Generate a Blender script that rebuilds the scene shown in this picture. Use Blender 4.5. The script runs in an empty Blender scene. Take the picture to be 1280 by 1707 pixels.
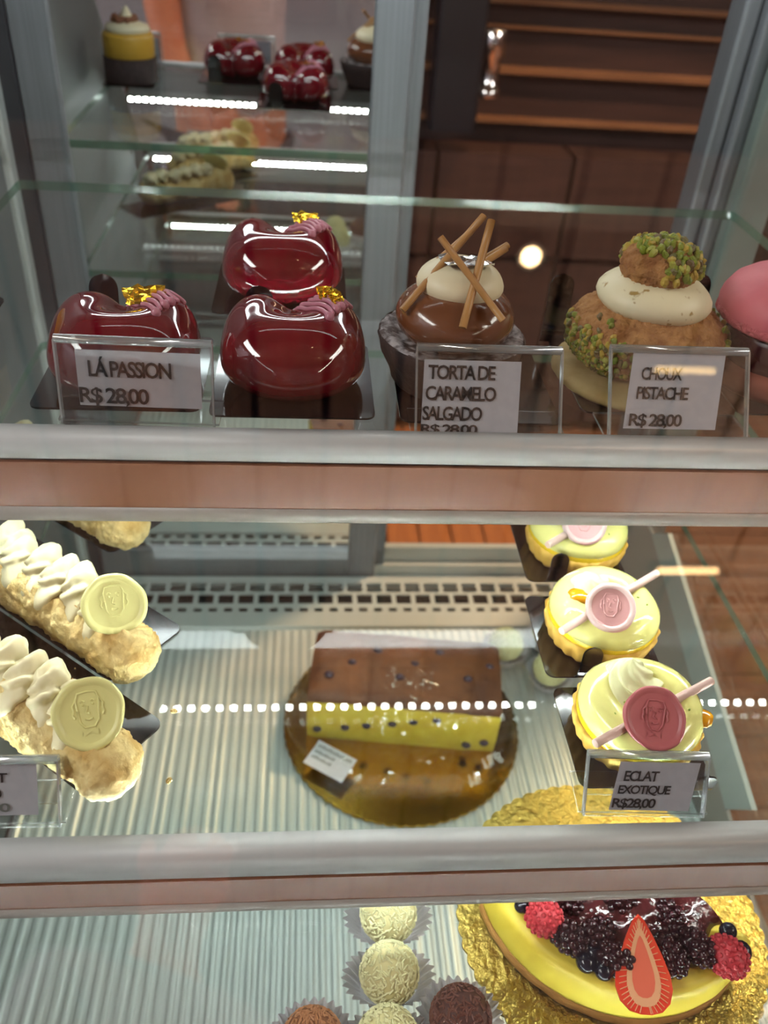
import bpy, bmesh, math, random
import numpy as np
from mathutils import Vector, Matrix, noise

random.seed(7); rng = np.random.default_rng(7)
sc = bpy.context.scene
COL = sc.collection
PI = math.pi
Z0 = 125.0            # height (cm) of the upper shelf above the shop floor; all lengths below are centimetres

# ------------------------------------------------------------------ camera, world, exposure
cam_d = bpy.data.cameras.new('camera'); cam = bpy.data.objects.new('camera', cam_d); COL.objects.link(cam)
cam_d.lens = 30.26; cam_d.sensor_width = 36.0; cam_d.sensor_fit = 'AUTO'
cam_d.clip_start = 0.01; cam_d.clip_end = 50
cam.matrix_world = Matrix(((0.99581644, -0.01011791, -0.09081438, -0.02667),
                           (-0.06644934, 0.6020136, -0.7957161, -0.39452),
                           (0.06272247, 0.79842172, 0.59882271, (24.199 + Z0) / 100),
                           (0, 0, 0, 1)))
cam_d.dof.use_dof = True; cam_d.dof.focus_distance = 0.46; cam_d.dof.aperture_fstop = 8.0
sc.camera = cam
w = bpy.data.worlds.new('world'); sc.world = w; w.use_nodes = True
w.node_tree.nodes['Background'].inputs[0].default_value = (0.9, 0.85, 0.82, 1)
w.node_tree.nodes['Background'].inputs[1].default_value = 0.05
sc.view_settings.view_transform = 'Standard'; sc.view_settings.look = 'None'
sc.view_settings.gamma = 1.0; sc.view_settings.use_curve_mapping = False
sc.view_settings.exposure = 0.1
cy = sc.cycles
cy.use_denoising = True
cy.max_bounces = 7; cy.diffuse_bounces = 2; cy.glossy_bounces = 5; cy.transparent_max_bounces = 28; cy.transmission_bounces = 4
cy.use_adaptive_sampling = True; cy.adaptive_threshold = 0.08; cy.adaptive_min_samples = 16
cy.caustics_reflective = False; cy.caustics_refractive = False; cy.sample_clamp_indirect = 6.0; cy.sample_clamp_direct = 0
cy.use_light_tree = False

LED_SHELF = 125.0      # emission of the LEDs under the shelf rails
LED_TOP = 19.0         # emission of the frosted light bar under the roof of the case
def area_light(name, loc, size, power, color, aim):
    l = bpy.data.lights.new(name, 'AREA'); l.shape = 'RECTANGLE'; l.size, l.size_y = size[0] / 100, size[1] / 100
    l.energy = power; l.color = color
    o = bpy.data.objects.new(name, l); COL.objects.link(o)
    o.location = Vector((loc[0], loc[1], loc[2] + Z0)) / 100
    o.rotation_euler = (Vector(aim) - Vector(loc)).to_track_quat('-Z', 'Y').to_euler()
    return o
# unseen fill lights added to brighten the customers' side, and a warm spot over the work bench behind the case
area_light('room_fill_light', (-200, -60, 150), (60, 200), 74, (1.0, 0.95, 0.93), (-200, -60, 0))
area_light('room_fill_light', (235, -60, 150), (60, 200), 62, (1.0, 0.92, 0.86), (235, -60, 0))
# unseen fill lights added to brighten the ceiling that the front glass mirrors
area_light('ceiling_fill_light', (-165, -160, 95), (20, 240), 13, (0.96, 0.95, 1.0), (-120, -160, 160))
area_light('ceiling_fill_light', (190, -160, 95), (20, 240), 34, (1.0, 0.82, 0.66), (145, -160, 160))
area_light('bench_light', (100, 120, 150), (24, 16), 55, (1.0, 0.60, 0.34), (24, 50, -55))

# ------------------------------------------------------------------ materials
def lin(c):
    out = []
    for v in c[:3]:
        v /= 255.0
        out.append(v / 12.92 if v <= 0.04045 else ((v + 0.055) / 1.055) ** 2.4)
    return (*out, 1.0)
MATS = {}
def mat(name, col, rough=0.5, metal=0.0, spec=0.5, col2=None, nscale=40, ndetail=3, bump=0.0, bscale=None, bdist=0.001,
        sss=0.0, sssr=(1, .5, .25), coat=0.0, emit=0.0, lo=0.35, hi=0.65, stretch=None, alpha=None, rough2=None):
    if name in MATS: return MATS[name]
    m = bpy.data.materials.new(name); m.use_nodes = True
    nt = m.node_tree; b = nt.nodes['Principled BSDF']
    b.inputs['Base Color'].default_value = lin(col); b.inputs['Roughness'].default_value = rough
    b.inputs['Metallic'].default_value = metal; b.inputs['Specular IOR Level'].default_value = spec
    if coat: b.inputs['Coat Weight'].default_value = coat; b.inputs['Coat Roughness'].default_value = 0.03
    if sss:
        b.inputs['Subsurface Weight'].default_value = sss; b.inputs['Subsurface Radius'].default_value = sssr
        b.inputs['Subsurface Scale'].default_value = 0.004
    if emit:
        b.inputs['Emission Color'].default_value = lin(col); b.inputs['Emission Strength'].default_value = emit
    tc = None
    def coord(sc_):
        nonlocal tc
        if tc is None: tc = nt.nodes.new('ShaderNodeTexCoord')
        mp = nt.nodes.new('ShaderNodeMapping'); nt.links.new(tc.outputs['Object'], mp.inputs[0])
        if stretch: mp.inputs['Scale'].default_value = stretch
        n = nt.nodes.new('ShaderNodeTexNoise'); n.inputs['Scale'].default_value = sc_; n.inputs['Detail'].default_value = ndetail
        nt.links.new(mp.outputs[0], n.inputs['Vector'])
        return n
    if col2 is not None:
        n = coord(nscale); r = nt.nodes.new('ShaderNodeValToRGB')
        r.color_ramp.elements[0].position = lo; r.color_ramp.elements[1].position = hi
        r.color_ramp.elements[0].color = lin(col); r.color_ramp.elements[1].color = lin(col2)
        nt.links.new(n.outputs[0], r.inputs[0]); nt.links.new(r.outputs[0], b.inputs['Base Color'])
        if rough2 is not None:
            mr = nt.nodes.new('ShaderNodeMapRange'); mr.inputs['From Min'].default_value = lo; mr.inputs['From Max'].default_value = hi
            mr.inputs['To Min'].default_value = rough; mr.inputs['To Max'].default_value = rough2
            nt.links.new(n.outputs[0], mr.inputs[0]); nt.links.new(mr.outputs[0], b.inputs['Roughness'])
    if bump:
        n = coord(bscale or nscale); bp = nt.nodes.new('ShaderNodeBump'); bp.inputs['Strength'].default_value = bump
        bp.inputs['Distance'].default_value = bdist
        nt.links.new(n.outputs[0], bp.inputs['Height']); nt.links.new(bp.outputs[0], b.inputs['Normal'])
    MATS[name] = m; return m
def clear(name, tint, k0=0.04, k=0.9, rough=0.0, haze=0.0, hcol=(220, 225, 222)):
    """thin clear sheet: straight-through transmission plus mirror reflection that grows towards grazing angles"""
    if name in MATS: return MATS[name]
    m = bpy.data.materials.new(name); m.use_nodes = True; nt = m.node_tree; nt.nodes.clear()
    out = nt.nodes.new('ShaderNodeOutputMaterial'); tr = nt.nodes.new('ShaderNodeBsdfTransparent'); gl = nt.nodes.new('ShaderNodeBsdfGlossy')
    tr.inputs[0].default_value = lin(tint); gl.inputs[0].default_value = (1, 1, 1, 1); gl.inputs['Roughness'].default_value = rough
    lw = nt.nodes.new('ShaderNodeLayerWeight'); lw.inputs[0].default_value = 0.5
    p = nt.nodes.new('ShaderNodeMath'); p.operation = 'POWER'; p.inputs[1].default_value = 5.0
    nt.links.new(lw.outputs['Facing'], p.inputs[0])
    ma = nt.nodes.new('ShaderNodeMath'); ma.operation = 'MULTIPLY_ADD'; ma.inputs[1].default_value = k; ma.inputs[2].default_value = k0
    nt.links.new(p.outputs[0], ma.inputs[0])
    mx = nt.nodes.new('ShaderNodeMixShader'); nt.links.new(ma.outputs[0], mx.inputs[0])
    base = tr
    if haze:
        df = nt.nodes.new('ShaderNodeBsdfTranslucent'); df.inputs[0].default_value = lin(hcol)
        d2 = nt.nodes.new('ShaderNodeBsdfDiffuse'); d2.inputs[0].default_value = lin(hcol)
        a = nt.nodes.new('ShaderNodeMixShader'); a.inputs[0].default_value = .5
        nt.links.new(df.outputs[0], a.inputs[1]); nt.links.new(d2.outputs[0], a.inputs[2])
        b2 = nt.nodes.new('ShaderNodeMixShader'); b2.inputs[0].default_value = haze
        nt.links.new(tr.outputs[0], b2.inputs[1]); nt.links.new(a.outputs[0], b2.inputs[2]); base = b2
    nt.links.new(base.outputs[0], mx.inputs[1]); nt.links.new(gl.outputs[0], mx.inputs[2])
    nt.links.new(mx.outputs[0], out.inputs[0]); MATS[name] = m; return m

M_FRONT = clear('front_glass', (251, 253, 252), 0.052, 0.8)
M_SIDE = clear('side_glass', (240, 244, 242), 0.06, 0.8)
M_SHELF = clear('shelf_glass', (252, 254, 253), 0.022, 0.75)
M_SHELFUNDER = clear('shelf_glass_underside', (252, 254, 253), 0.001, 0.3)
M_SHELFLOW = clear('low_reflection_shelf_glass', (250, 253, 252), 0.0015, 0.2)  # plain glass, reflection turned down in the material to suppress the mirrored LED rows
M_SHELFEDGE = clear('shelf_glass_edge', (90, 150, 125), 0.10, 0.7, 0.15, 0.35, (150, 190, 172))
M_ACRYL = clear('clear_acrylic', (246, 248, 248), 0.035, 0.7)
M_ACRYLEDGE = clear('acrylic_edge', (230, 235, 236), 0.2, 0.7, 0.12, 0.35, (225, 230, 232))
M_BAG = clear('cellophane', (254, 254, 253), 0.03, 0.5, 0.04, 0.015)
M_MIRROR = mat('mirror_glass', (238, 240, 240), 0.012, 1.0)
M_ALU = mat('grey_anodised_frame', (122, 125, 130), 0.42, 0.25, 0.5, col2=(112, 115, 120), nscale=300, stretch=(1, 1, .02))
M_ALUDARK = mat('dark_gasket', (44, 46, 52), 0.6)
M_POST = mat('pale_grey_post', (168, 174, 172), 0.45, 0.15)
M_RAIL = mat('satin_rail_profile', (192, 194, 194), 0.4, 0.0, 0.5, col2=(186, 188, 188), nscale=220, stretch=(.02, 1, 1))
M_RAILFACE = mat('copper_tone_rail_face', (142, 94, 70), 0.35, 0.0)
M_RAILLIP = mat('grey_rail_lip', (160, 154, 148), 0.4, 0.0)
M_GROOVE = mat('rail_groove', (96, 92, 92), 0.6)
M_STEEL = mat('steel_deck', (200, 204, 202), 0.34, 0.35)
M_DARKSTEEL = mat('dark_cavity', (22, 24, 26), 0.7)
M_WHITE = mat('white_enamel', (214, 218, 216), 0.5)
M_RED = mat('red_mirror_glaze', (112, 5, 24), 0.07, 0, 0.5, col2=(98, 4, 20), nscale=60, coat=0.9, bump=.02, bscale=90)
M_PINKLINE = mat('mauve_chocolate', (196, 128, 146), 0.28)
M_GOLD = mat('gold_leaf', (255, 214, 60), 0.22, 1.0)
M_SILVER = mat('silver_leaf', (226, 228, 230), 0.2, 1.0)
M_BLACK = mat('black_board', (14, 14, 18), 0.10, 0, 0.5, coat=0.4)
M_CHOCSHELL = mat('dark_cocoa_shell', (46, 32, 32), 0.75, col2=(30, 20, 20), nscale=120, bump=.6, bscale=180, bdist=.002)
M_DUST = mat('sugar_dusted_cocoa', (60, 48, 48), 0.7, col2=(176, 170, 172), nscale=150, ndetail=6, lo=.42, hi=.62, bump=.7, bscale=160, bdist=.002)
M_CARAMEL = mat('caramel_glaze', (116, 70, 42), 0.16, 0, .5, coat=0.4, col2=(102, 60, 36), nscale=30)
M_CREAM = mat('ivory_cream', (238, 226, 190), 0.42)
M_CREAMSPECK = mat('ivory_cream_specked', (238, 228, 190), 0.45, col2=(176, 146, 84), nscale=170, ndetail=2, lo=.62, hi=.70)
M_STICK = mat('blond_chocolate', (190, 142, 84), 0.4, col2=(178, 128, 72), nscale=60)
M_CRAQ = mat('brown_craquelin', (190, 138, 82), 0.85, col2=(146, 94, 48), nscale=110, ndetail=5, bump=1.0, bscale=170, bdist=.006)
M_BISC = mat('pale_biscuit', (214, 190, 128), 0.7, col2=(196, 166, 100), nscale=80, bump=.3)
M_PIST = [mat('pistachio_%s' % n, c, 0.5, col2=c2, nscale=200) for n, c, c2 in (
    ('green', (138, 152, 40), (104, 122, 30)), ('light', (176, 176, 78), (150, 158, 58)), ('dark', (92, 98, 40), (116, 92, 58)),
    ('yellow', (190, 168, 62), (170, 140, 52)))]
M_MACARON = mat('pink_macaron', (222, 118, 128), 0.55, col2=(212, 106, 118), nscale=50, bump=.15, bscale=120)
M_MACFOOT = mat('pink_macaron_foot', (206, 104, 112), 0.85, bump=1, bscale=260, bdist=.003)
M_FILL = mat('dark_cherry_filling', (58, 14, 26), 0.25, coat=.3)
M_MACBASE = mat('rosy_biscuit', (170, 92, 76), 0.7, bump=.3, bscale=120)
M_PAPER = mat('price_paper', (210, 206, 215), 0.75, col2=(203, 199, 209), nscale=200)
M_INK = mat('black_print', (22, 20, 24), 0.7)
M_INKGREY = mat('grey_print', (120, 122, 118), 0.7)
M_ECL = mat('crumbed_choux', (206, 168, 96), 0.75, col2=(244, 222, 156), nscale=75, ndetail=6, bump=.9, bscale=130, bdist=.004)
M_WHIP = mat('whipped_vanilla_cream', (246, 236, 192), 0.5, col2=(240, 222, 166), nscale=110, ndetail=2, lo=.55, hi=.75)
M_COIN = mat('white_chocolate', (240, 236, 160), 0.38)
M_CRUST = mat('golden_tart_crust', (232, 190, 88), 0.65, col2=(218, 170, 66), nscale=60, bump=.25, bscale=140)
M_LEMON = mat('lemon_cream', (244, 240, 150), 0.13, coat=.3)
M_LEMONWHIP = mat('pale_lemon_whip', (244, 246, 190), 0.4)
M_GEL = mat('orange_gel', (240, 164, 10), 0.12, coat=.5)
M_ZEST = mat('lime_zest', (150, 178, 60), 0.6)
M_SEAL = mat('rose_chocolate', (190, 104, 108), 0.4)
M_SEALPALE = mat('pale_rose_chocolate', (222, 168, 168), 0.4)
M_SEALRIM = mat('blush_chocolate', (232, 202, 198), 0.4)
M_PINKSTICK = mat('blush_chocolate_stick', (236, 204, 192), 0.45)
M_CUP = clear('white_paper_cup', (250, 250, 250), 0.01, 0.1, 0.4, 0.93, (238, 234, 242))
M_SPRW = mat('white_sprinkles', (244, 240, 186), 0.5)
M_SPRC = mat('caramel_sprinkles', (186, 128, 84), 0.5)
M_SPRD = mat('milk_chocolate_sprinkles', (112, 66, 52), 0.5)
M_BALLW = mat('white_truffle', (232, 222, 160), 0.6)
M_BALLC = mat('caramel_truffle', (160, 104, 64), 0.6)
M_BALLD = mat('chocolate_truffle', (84, 46, 36), 0.6)
M_CHEESE = mat('cheesecake_filling', (246, 226, 84), 0.45, col2=(240, 214, 70), nscale=20)
M_CRUMBBASE = mat('biscuit_base', (186, 136, 66), 0.8, bump=.6, bscale=160, bdist=.003)
M_COMPOTE = mat('berry_glaze', (76, 30, 32), 0.12, coat=.7, col2=(78, 32, 34), nscale=60, bump=.3, bscale=110, bdist=.004)
M_BLACKB = mat('blackberry', (64, 28, 34), 0.16, coat=.5, col2=(44, 18, 28), nscale=40)
M_BLUEB = mat('blueberry', (22, 22, 38), 0.2, coat=.3)
M_RASP = mat('raspberry', (206, 62, 72), 0.45)
M_STRAW = mat('strawberry_flesh', (246, 62, 40), 0.28, col2=(250, 88, 58), nscale=90, coat=.3)
M_STRAWPALE = mat('strawberry_core', (252, 186, 140), 0.3)
M_STRAWCORE = mat('strawberry_heart', (246, 120, 92), 0.3)
M_GOLDBOARD = mat('gold_foil_board', (226, 178, 74), 0.16, 1.0, col2=(214, 160, 60), nscale=40, bump=.12, bscale=300, bdist=.001)
M_GOLDBOARD2 = mat('embossed_gold_board', (200, 174, 88), 0.34, 0.9, bump=.9, bscale=190, bdist=.003)
M_LOAFTOP = mat('browned_loaf_crust', (122, 70, 34), 0.55, col2=(84, 44, 24), nscale=22, ndetail=5, bump=.4, bscale=90, bdist=.003)
M_LOAF = mat('yellow_loaf_crumb', (238, 206, 66), 0.75, col2=(228, 186, 50), nscale=45, bump=.4, bscale=160, bdist=.002)
M_YELLOWCAKE = mat('passionfruit_mousse', (206, 160, 54), 0.35)
M_NUT = mat('chopped_nut', (128, 78, 50), 0.6)
M_LED = None
def led_mat(name, strength, col=(0.94, 1.0, 0.965)):
    m = bpy.data.materials.new(name); m.use_nodes = True; nt = m.node_tree; nt.nodes.clear()
    o = nt.nodes.new('ShaderNodeOutputMaterial'); e = nt.nodes.new('ShaderNodeEmission')
    e.inputs[0].default_value = (*col, 1); e.inputs[1].default_value = strength; nt.links.new(e.outputs[0], o.inputs[0]); return m
M_LED = led_mat('led_emitter', LED_SHELF); M_LEDT = led_mat('led_emitter_bar', LED_TOP, (0.93, 0.98, 1.0))
M_WARM = led_mat('warm_lamp', 42.0, (1.0, 0.66, 0.34)); M_WARM2 = led_mat('warm_linear_lamp', 14.0, (1.0, 0.60, 0.26)); M_LEDB = led_mat('led_emitter_upright', 235.0, (0.95, 1.0, 0.97)); M_LEDC = led_mat('led_emitter_low', 95.0, (0.95, 1.0, 0.97))
def wood(name, a, b, stretch, rough=.5):
    return mat(name, a, rough, col2=b, nscale=9, ndetail=6, stretch=stretch, lo=.3, hi=.7)

# ------------------------------------------------------------------ mesh helpers (centimetres)
class MB:
    def __init__(s): s.v = []; s.f = []; s.m = []; s.sm = []
    def add(s, vs, fs, m=0, smooth=False):
        k = len(s.v); s.v += [tuple(map(float, v)) for v in vs]
        s.f += [tuple(i + k for i in f) for f in fs]; s.m += [m] * len(fs); s.sm += [smooth] * len(fs); return s
    def box(s, c, d, m=0):
        x, y, z = c; a, b, h = (q / 2 for q in d)
        vs = [(x + i * a, y + j * b, z + k * h) for i in (-1, 1) for j in (-1, 1) for k in (-1, 1)]
        return s.add(vs, [(0, 1, 3, 2), (4, 6, 7, 5), (0, 4, 5, 1), (2, 3, 7, 6), (0, 2, 6, 4), (1, 5, 7, 3)], m)
    def span(s, lo, hi, m=0):
        return s.box([(a + b) / 2 for a, b in zip(lo, hi)], [b - a for a, b in zip(lo, hi)], m)
    def prism(s, pts, axis, lo, hi, m=0, smooth=False):
        """polygon (2-D) swept along an axis; axis 0: pts are (y,z); axis 1: (x,z); axis 2: (x,y)"""
        def P(p, t): return (t, p[0], p[1]) if axis == 0 else ((p[0], t, p[1]) if axis == 1 else (p[0], p[1], t))
        n = len(pts); vs = [P(p, lo) for p in pts] + [P(p, hi) for p in pts]
        fs = [tuple(range(n))[::-1], tuple(range(n, 2 * n))] + [(i, (i + 1) % n, n + (i + 1) % n, n + i) for i in range(n)]
        s.add(vs, fs[:2], m); k = len(s.v) - 2 * n
        s.f += [tuple(i + k for i in f) for f in fs[2:]]; s.m += [m] * n; s.sm += [smooth] * n; return s
    def grid(s, P, m=0, smooth=True, closed_u=False, closed_v=False):
        """P[i][j] array of points"""
        P = np.asarray(P, float); a, b = P.shape[:2]; vs = P.reshape(-1, 3); fs = []
        for i in range(a if closed_u else a - 1):
            for j in range(b if closed_v else b - 1):
                i2, j2 = (i + 1) % a, (j + 1) % b
                fs.append((i * b + j, i2 * b + j, i2 * b + j2, i * b + j2))
        return s.add(vs, fs, m, smooth)
    def lathe(s, prof, n=48, m=0, fn=None, smooth=True, c=(0, 0)):
        P = []
        for r, z in prof:
            row = []
            for k in range(n):
                a = 2 * PI * k / n; rr, zz = (fn(r, z, a) if fn else (r, z))
                row.append((c[0] + rr * math.cos(a), c[1] + rr * math.sin(a), zz))
            P.append(row)
        return s.grid(P, m, smooth, closed_v=True)
    def tube(s, path, r, n=10, m=0, cap=True, smooth=True, flat=1.0):
        path = [Vector(p) for p in path]; P = []; up = Vector((0, 0, 1))
        rs = r if isinstance(r, (list, tuple)) else [r] * len(path)
        for i, p in enumerate(path):
            t = (path[min(i + 1, len(path) - 1)] - path[max(i - 1, 0)]).normalized()
            a = t.cross(up)
            if a.length < 1e-3: a = t.cross(Vector((0, 1, 0)))
            a.normalize(); b = a.cross(t)
            P.append([tuple(p + a * math.cos(q) * rs[i] + b * math.sin(q) * rs[i] * flat) for q in (2 * PI * k / n for k in range(n))])
        k0 = len(s.v); s.grid(P, m, smooth, closed_v=True)
        if cap:
            s.f += [tuple(range(k0, k0 + n))[::-1], tuple(range(len(s.v) - n, len(s.v)))]; s.m += [m, m]; s.sm += [False, False]
        return s
    def ball(s, c, r, nu=12, nv=8, m=0, fn=None):
        r = (r, r, r) if not isinstance(r, (tuple, list)) else r
        P = []
        for i in range(nv + 1):
            t = PI * i / nv
            P.append([(c[0] + r[0] * math.sin(t) * math.cos(q), c[1] + r[1] * math.sin(t) * math.sin(q), c[2] + r[2] * math.cos(t))
                      for q in (2 * PI * k / nu for k in range(nu))])
        if fn: P = [[fn(p) for p in row] for row in P]
        return s.grid(np.array(P)[::-1], m, True, closed_v=True)
    def mesh(s, name, mats):
        me = bpy.data.meshes.new(name); me.from_pydata([(a / 100, b / 100, c / 100) for a, b, c in s.v], [], s.f)
        for m in (mats if isinstance(mats, (list, tuple)) else [mats]): me.materials.append(m)
        me.polygons.foreach_set('material_index', s.m); me.polygons.foreach_set('use_smooth', s.sm)
        me.validate(); me.update(); return me
def N3(p, sc_, seed=0): return noise.noise(Vector((p[0] * sc_ + seed, p[1] * sc_ + seed * 1.7, p[2] * sc_ - seed)))
def link(name, data, parent=None, loc=(0, 0, 0), rot=(0, 0, 0)):
    o = bpy.data.objects.new(name, data); COL.objects.link(o)
    if parent is not None:
        o.parent = parent; o.location = Vector(loc) / 100
    else:
        o.location = Vector((loc[0], loc[1], loc[2] + Z0)) / 100
    o.rotation_euler = rot
    return o
def ob(name, mb, mats, parent=None, loc=(0, 0, 0), rot=(0, 0, 0)):
    return link(name, mb.mesh(name, mats) if isinstance(mb, MB) else mb, parent, loc, rot)
def tag(o, label=None, cat=None, group=None, kind=None):
    if label: o['label'] = label
    if cat: o['category'] = cat
    if group: o['group'] = group
    if kind: o['kind'] = kind
    return o
def thing(name, label, cat, loc=(0, 0, 0), rz=0, group=None, rot=None):
    return tag(link(name, None, None, loc, rot or (0, 0, rz)), label, cat, group)
def part(name, src, parent, loc=(0, 0, 0), rot=(0, 0, 0)):
    return link(name, src, parent, loc, rot)
def rrect(w, d, r, n=5, cx=0, cy_=0):
    pts = []
    for (sx, sy, a0) in ((1, 1, 0), (-1, 1, 90), (-1, -1, 180), (1, -1, 270)):
        for k in range(n + 1):
            a = math.radians(a0 + 90 * k / n); pts.append((cx + sx * (w / 2 - r) + r * math.cos(a), cy_ + sy * (d / 2 - r) + r * math.sin(a)))
    return pts
def star_blob(F, c, nu=72, nv=44, zmin=None, rmax=12.0, disp=None):
    """surface of the star-shaped body F(p)<0 seen from c, as a grid"""
    th = np.linspace(0.0, PI, nv + 1)[::-1]; ph = np.linspace(0, 2 * PI, nu, endpoint=False)
    T, Ph = np.meshgrid(th, ph, indexing='ij')
    D = np.stack([np.sin(T) * np.cos(Ph), np.sin(T) * np.sin(Ph), np.cos(T)], -1)
    lo = np.zeros(T.shape); hi = np.full(T.shape, rmax); c = np.asarray(c, float)
    for _ in range(34):
        mid = (lo + hi) / 2; f = F(c + D * mid[..., None]); ins = f < 0
        lo = np.where(ins, mid, lo); hi = np.where(ins, hi, mid)
    R = lo
    if zmin is not None:
        lim = np.where(D[..., 2] < -1e-6, (zmin - c[2]) / np.minimum(D[..., 2], -1e-6), 1e9); R = np.minimum(R, lim)
    P = c + D * R[..., None]
    if disp is not None:
        for i in range(P.shape[0]):
            for j in range(P.shape[1]):
                if zmin is None or P[i, j, 2] > zmin + .02: P[i, j] += D[i, j] * disp(P[i, j])
    return P
def smin_ell(ells, k):
    def F(p):
        s = 0
        for c, r in ells:
            r = np.asarray(r, float); q = (p - np.asarray(c, float)) / r
            f = (np.sqrt((q ** 2).sum(-1)) - 1) * r.min(); s = s + np.exp(-f / k)
        return -k * np.log(s)
    return F
def text_mesh(txt, size, mats, space=1.0, shear=0.0, bold=0.0):
    cu = bpy.data.curves.new('lettering', 'FONT'); cu.body = txt; cu.size = size / 100; cu.space_character = space; cu.offset = bold / 100
    cu.resolution_u = 3; cu.shear = shear
    o = bpy.data.objects.new('lettering', cu); COL.objects.link(o)
    dg = bpy.context.evaluated_depsgraph_get(); dg.update()
    me = bpy.data.meshes.new_from_object(o.evaluated_get(dg)); bpy.data.objects.remove(o); bpy.data.curves.remove(cu)
    me.materials.clear(); me.materials.append(mats)
    xs = [v.co.x for v in me.vertices]; ys = [v.co.y for v in me.vertices]
    return me, (min(xs) * 100, max(xs) * 100, min(ys) * 100, max(ys) * 100)

# ================================================================== the room
M_PLANKC = wood('ceiling_wood', (158, 122, 100), (122, 94, 78), (6, .35, 6))
M_PLANKF = wood('floor_wood', (150, 100, 70), (112, 72, 52), (.4, 5, 5))
M_BACKTILE = wood('back_floor_wood', (196, 118, 66), (160, 92, 52), (5, .4, 5))
M_WALLP = mat('plaster_wall', (188, 186, 200), .8, col2=(172, 170, 184), nscale=3)
M_SUBFLOOR = mat('dark_joint', (40, 30, 26), .9)
fl = tag(ob('floor', MB().span((-260, -440, -128), (300, 330, -125.6)), M_SUBFLOOR), kind='structure')
pl = MB().span((-55, -8.8, -1.2), (55, 8.8, 0)).mesh('plank', M_PLANKF)
for r in range(20):          # boards of the shop floor, seen through the end glass and mirrored in the doors
    for c in range(5):
        part('plank', pl, fl, (-225 + c * 111 + (r % 2) * 42, -310 + r * 18, -124.4 + .1 * ((r * 7 + c * 3) % 3)))
pb = MB().span((-4.3, -60, -1.2), (4.3, 60, 0)).mesh('plank', M_BACKTILE)
for c in range(7): part('plank', pb, fl, (6 + c * 9.2, 112, -124.4 + .08 * (c % 3)))
for c in range(7): part('plank', pb, fl, (6 + c * 9.2, 234, -124.4 + .08 * (c % 3)))
for r in range(20, 33):
    for c in range(2): part('plank', pl, fl, (126 + c * 111 + (r % 2) * 6, -310 + r * 18, -124.4 + .1 * ((r * 7 + c * 3) % 3)))
ce = tag(ob('ceiling', MB().span((-260, -440, 163), (300, 330, 166)), mat('ceiling_void', (70, 52, 42), .9)), kind='structure')
pc = MB().span((-8.4, -200, 0), (8.4, 200, 2)).mesh('plank', M_PLANKC)
for c in range(26): part('plank', pc, ce, (-235 + c * 19, -240, 160.4 + .2 * (c % 2)))
tag(ob('wall_front', MB().span((-260, -446, -125), (300, -440, 163)), M_WALLP), kind='structure')
tag(ob('wall_left', MB().span((-266, -440, -125), (-260, 330, 163)), M_WALLP), kind='structure')
tag(ob('wall_right', MB().span((300, -440, -125), (306, 330, 163)), mat('brown_wall', (96, 70, 58), .8)), kind='structure')
tag(ob('wall_back', MB().span((-260, 330, -125), (300, 336, 163)), mat('dark_brown_wall', (70, 48, 42), .8)), kind='structure')
# warm lamps on the ceiling, mirrored in the sloping front glass
lt = thing('ceiling_spotlight', 'small round warm ceiling spotlight mirrored above the tall cream-topped tart', 'lamp', (50, -64, 160.4))
ob('housing', MB().lathe([(0.1, 0), (4.2, 0), (4.2, -2.6), (3.3, -2.6), (3.3, -.6), (.1, -.6)], 24), M_ALUDARK, lt)
ob('bulb', MB().ball((0, 0, -2.2), (2.4, 2.4, 1.6), 16, 10), M_WARM, lt)
lb = thing('linear_ceiling_lamp', 'short warm linear ceiling lamp mirrored beside the tartlets', 'lamp', (121, -169, 160.4))
ob('housing', MB().span((-12, -2.2, -1.6), (12, 2.2, 0)), M_ALUDARK, lb)
ob('tube', MB().tube([(-10, 0, -2.1), (10, 0, -2.1)], 1.2, 12), M_WARM2, lb)

# ================================================================== the display case
M_Y = 48.2                     # plane of the mirrored sliding door
XL, XR = -28.3, 37.8           # ends of the shelves
dc = thing('display_case', 'refrigerated pastry display case with grey frame and sloping front glass', 'display case', (0, 0, 0))
# sloping front glass
def gy(z): return -3.5 - 0.93 * (1 - z)
ob('front_glass', MB().prism([(gy(-38), -38), (gy(27), 27), (gy(27) - .45, 27.3), (gy(-38) - .45, -37.7)], 0, XL - 3, XR + 3), M_FRONT, dc)
tp = MB().span((XL - 4, gy(27) - 1, 27.4), (XR + 5, M_Y + 6, 30)); ob('roof_panel', tp, M_WHITE, dc)
# end glasses, posts
ob('end_glass', MB().prism([(gy(-38), -38), (gy(27), 27), (M_Y - 1, 27), (M_Y - 1, -52), (gy(-38), -52)], 0, XR + .9, XR + 1.4), M_SIDE, dc)
ob('end_panel', MB().prism([(gy(-38), -38), (gy(27), 27), (M_Y - 1, 27), (M_Y - 1, -52), (gy(-38), -52)], 0, XL - 3.4, XL - 2.6), mat('grey_end_panel', (96, 102, 104), .5), dc)
ob('end_trim', MB().prism([(38.0, -36.9), (34.4, -34.0), (4.4, -42.4), (7.4, -46.7)], 0, XR + .35, XR + .85), M_POST, dc)
ob('lower_end_panel', MB().prism([(38.0, -36.9), (7.4, -46.7), (-20, -55), (-20, -56), (M_Y - 1, -56), (M_Y - 1, -36.9)], 0, XR + .4, XR + .8), mat('taupe_end_panel', (150, 142, 136), .5), dc)
def post(x0, x1, y0, y1, m, z0=-54, z1=27.4):
    ob('post', MB().prism([(q[0], q[1]) for q in rrect(x1 - x0, y1 - y0, min(.35, (x1 - x0) / 3), 3, (x0 + x1) / 2, (y0 + y1) / 2)], 2, z0, z1, smooth=False), m, dc)
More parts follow.
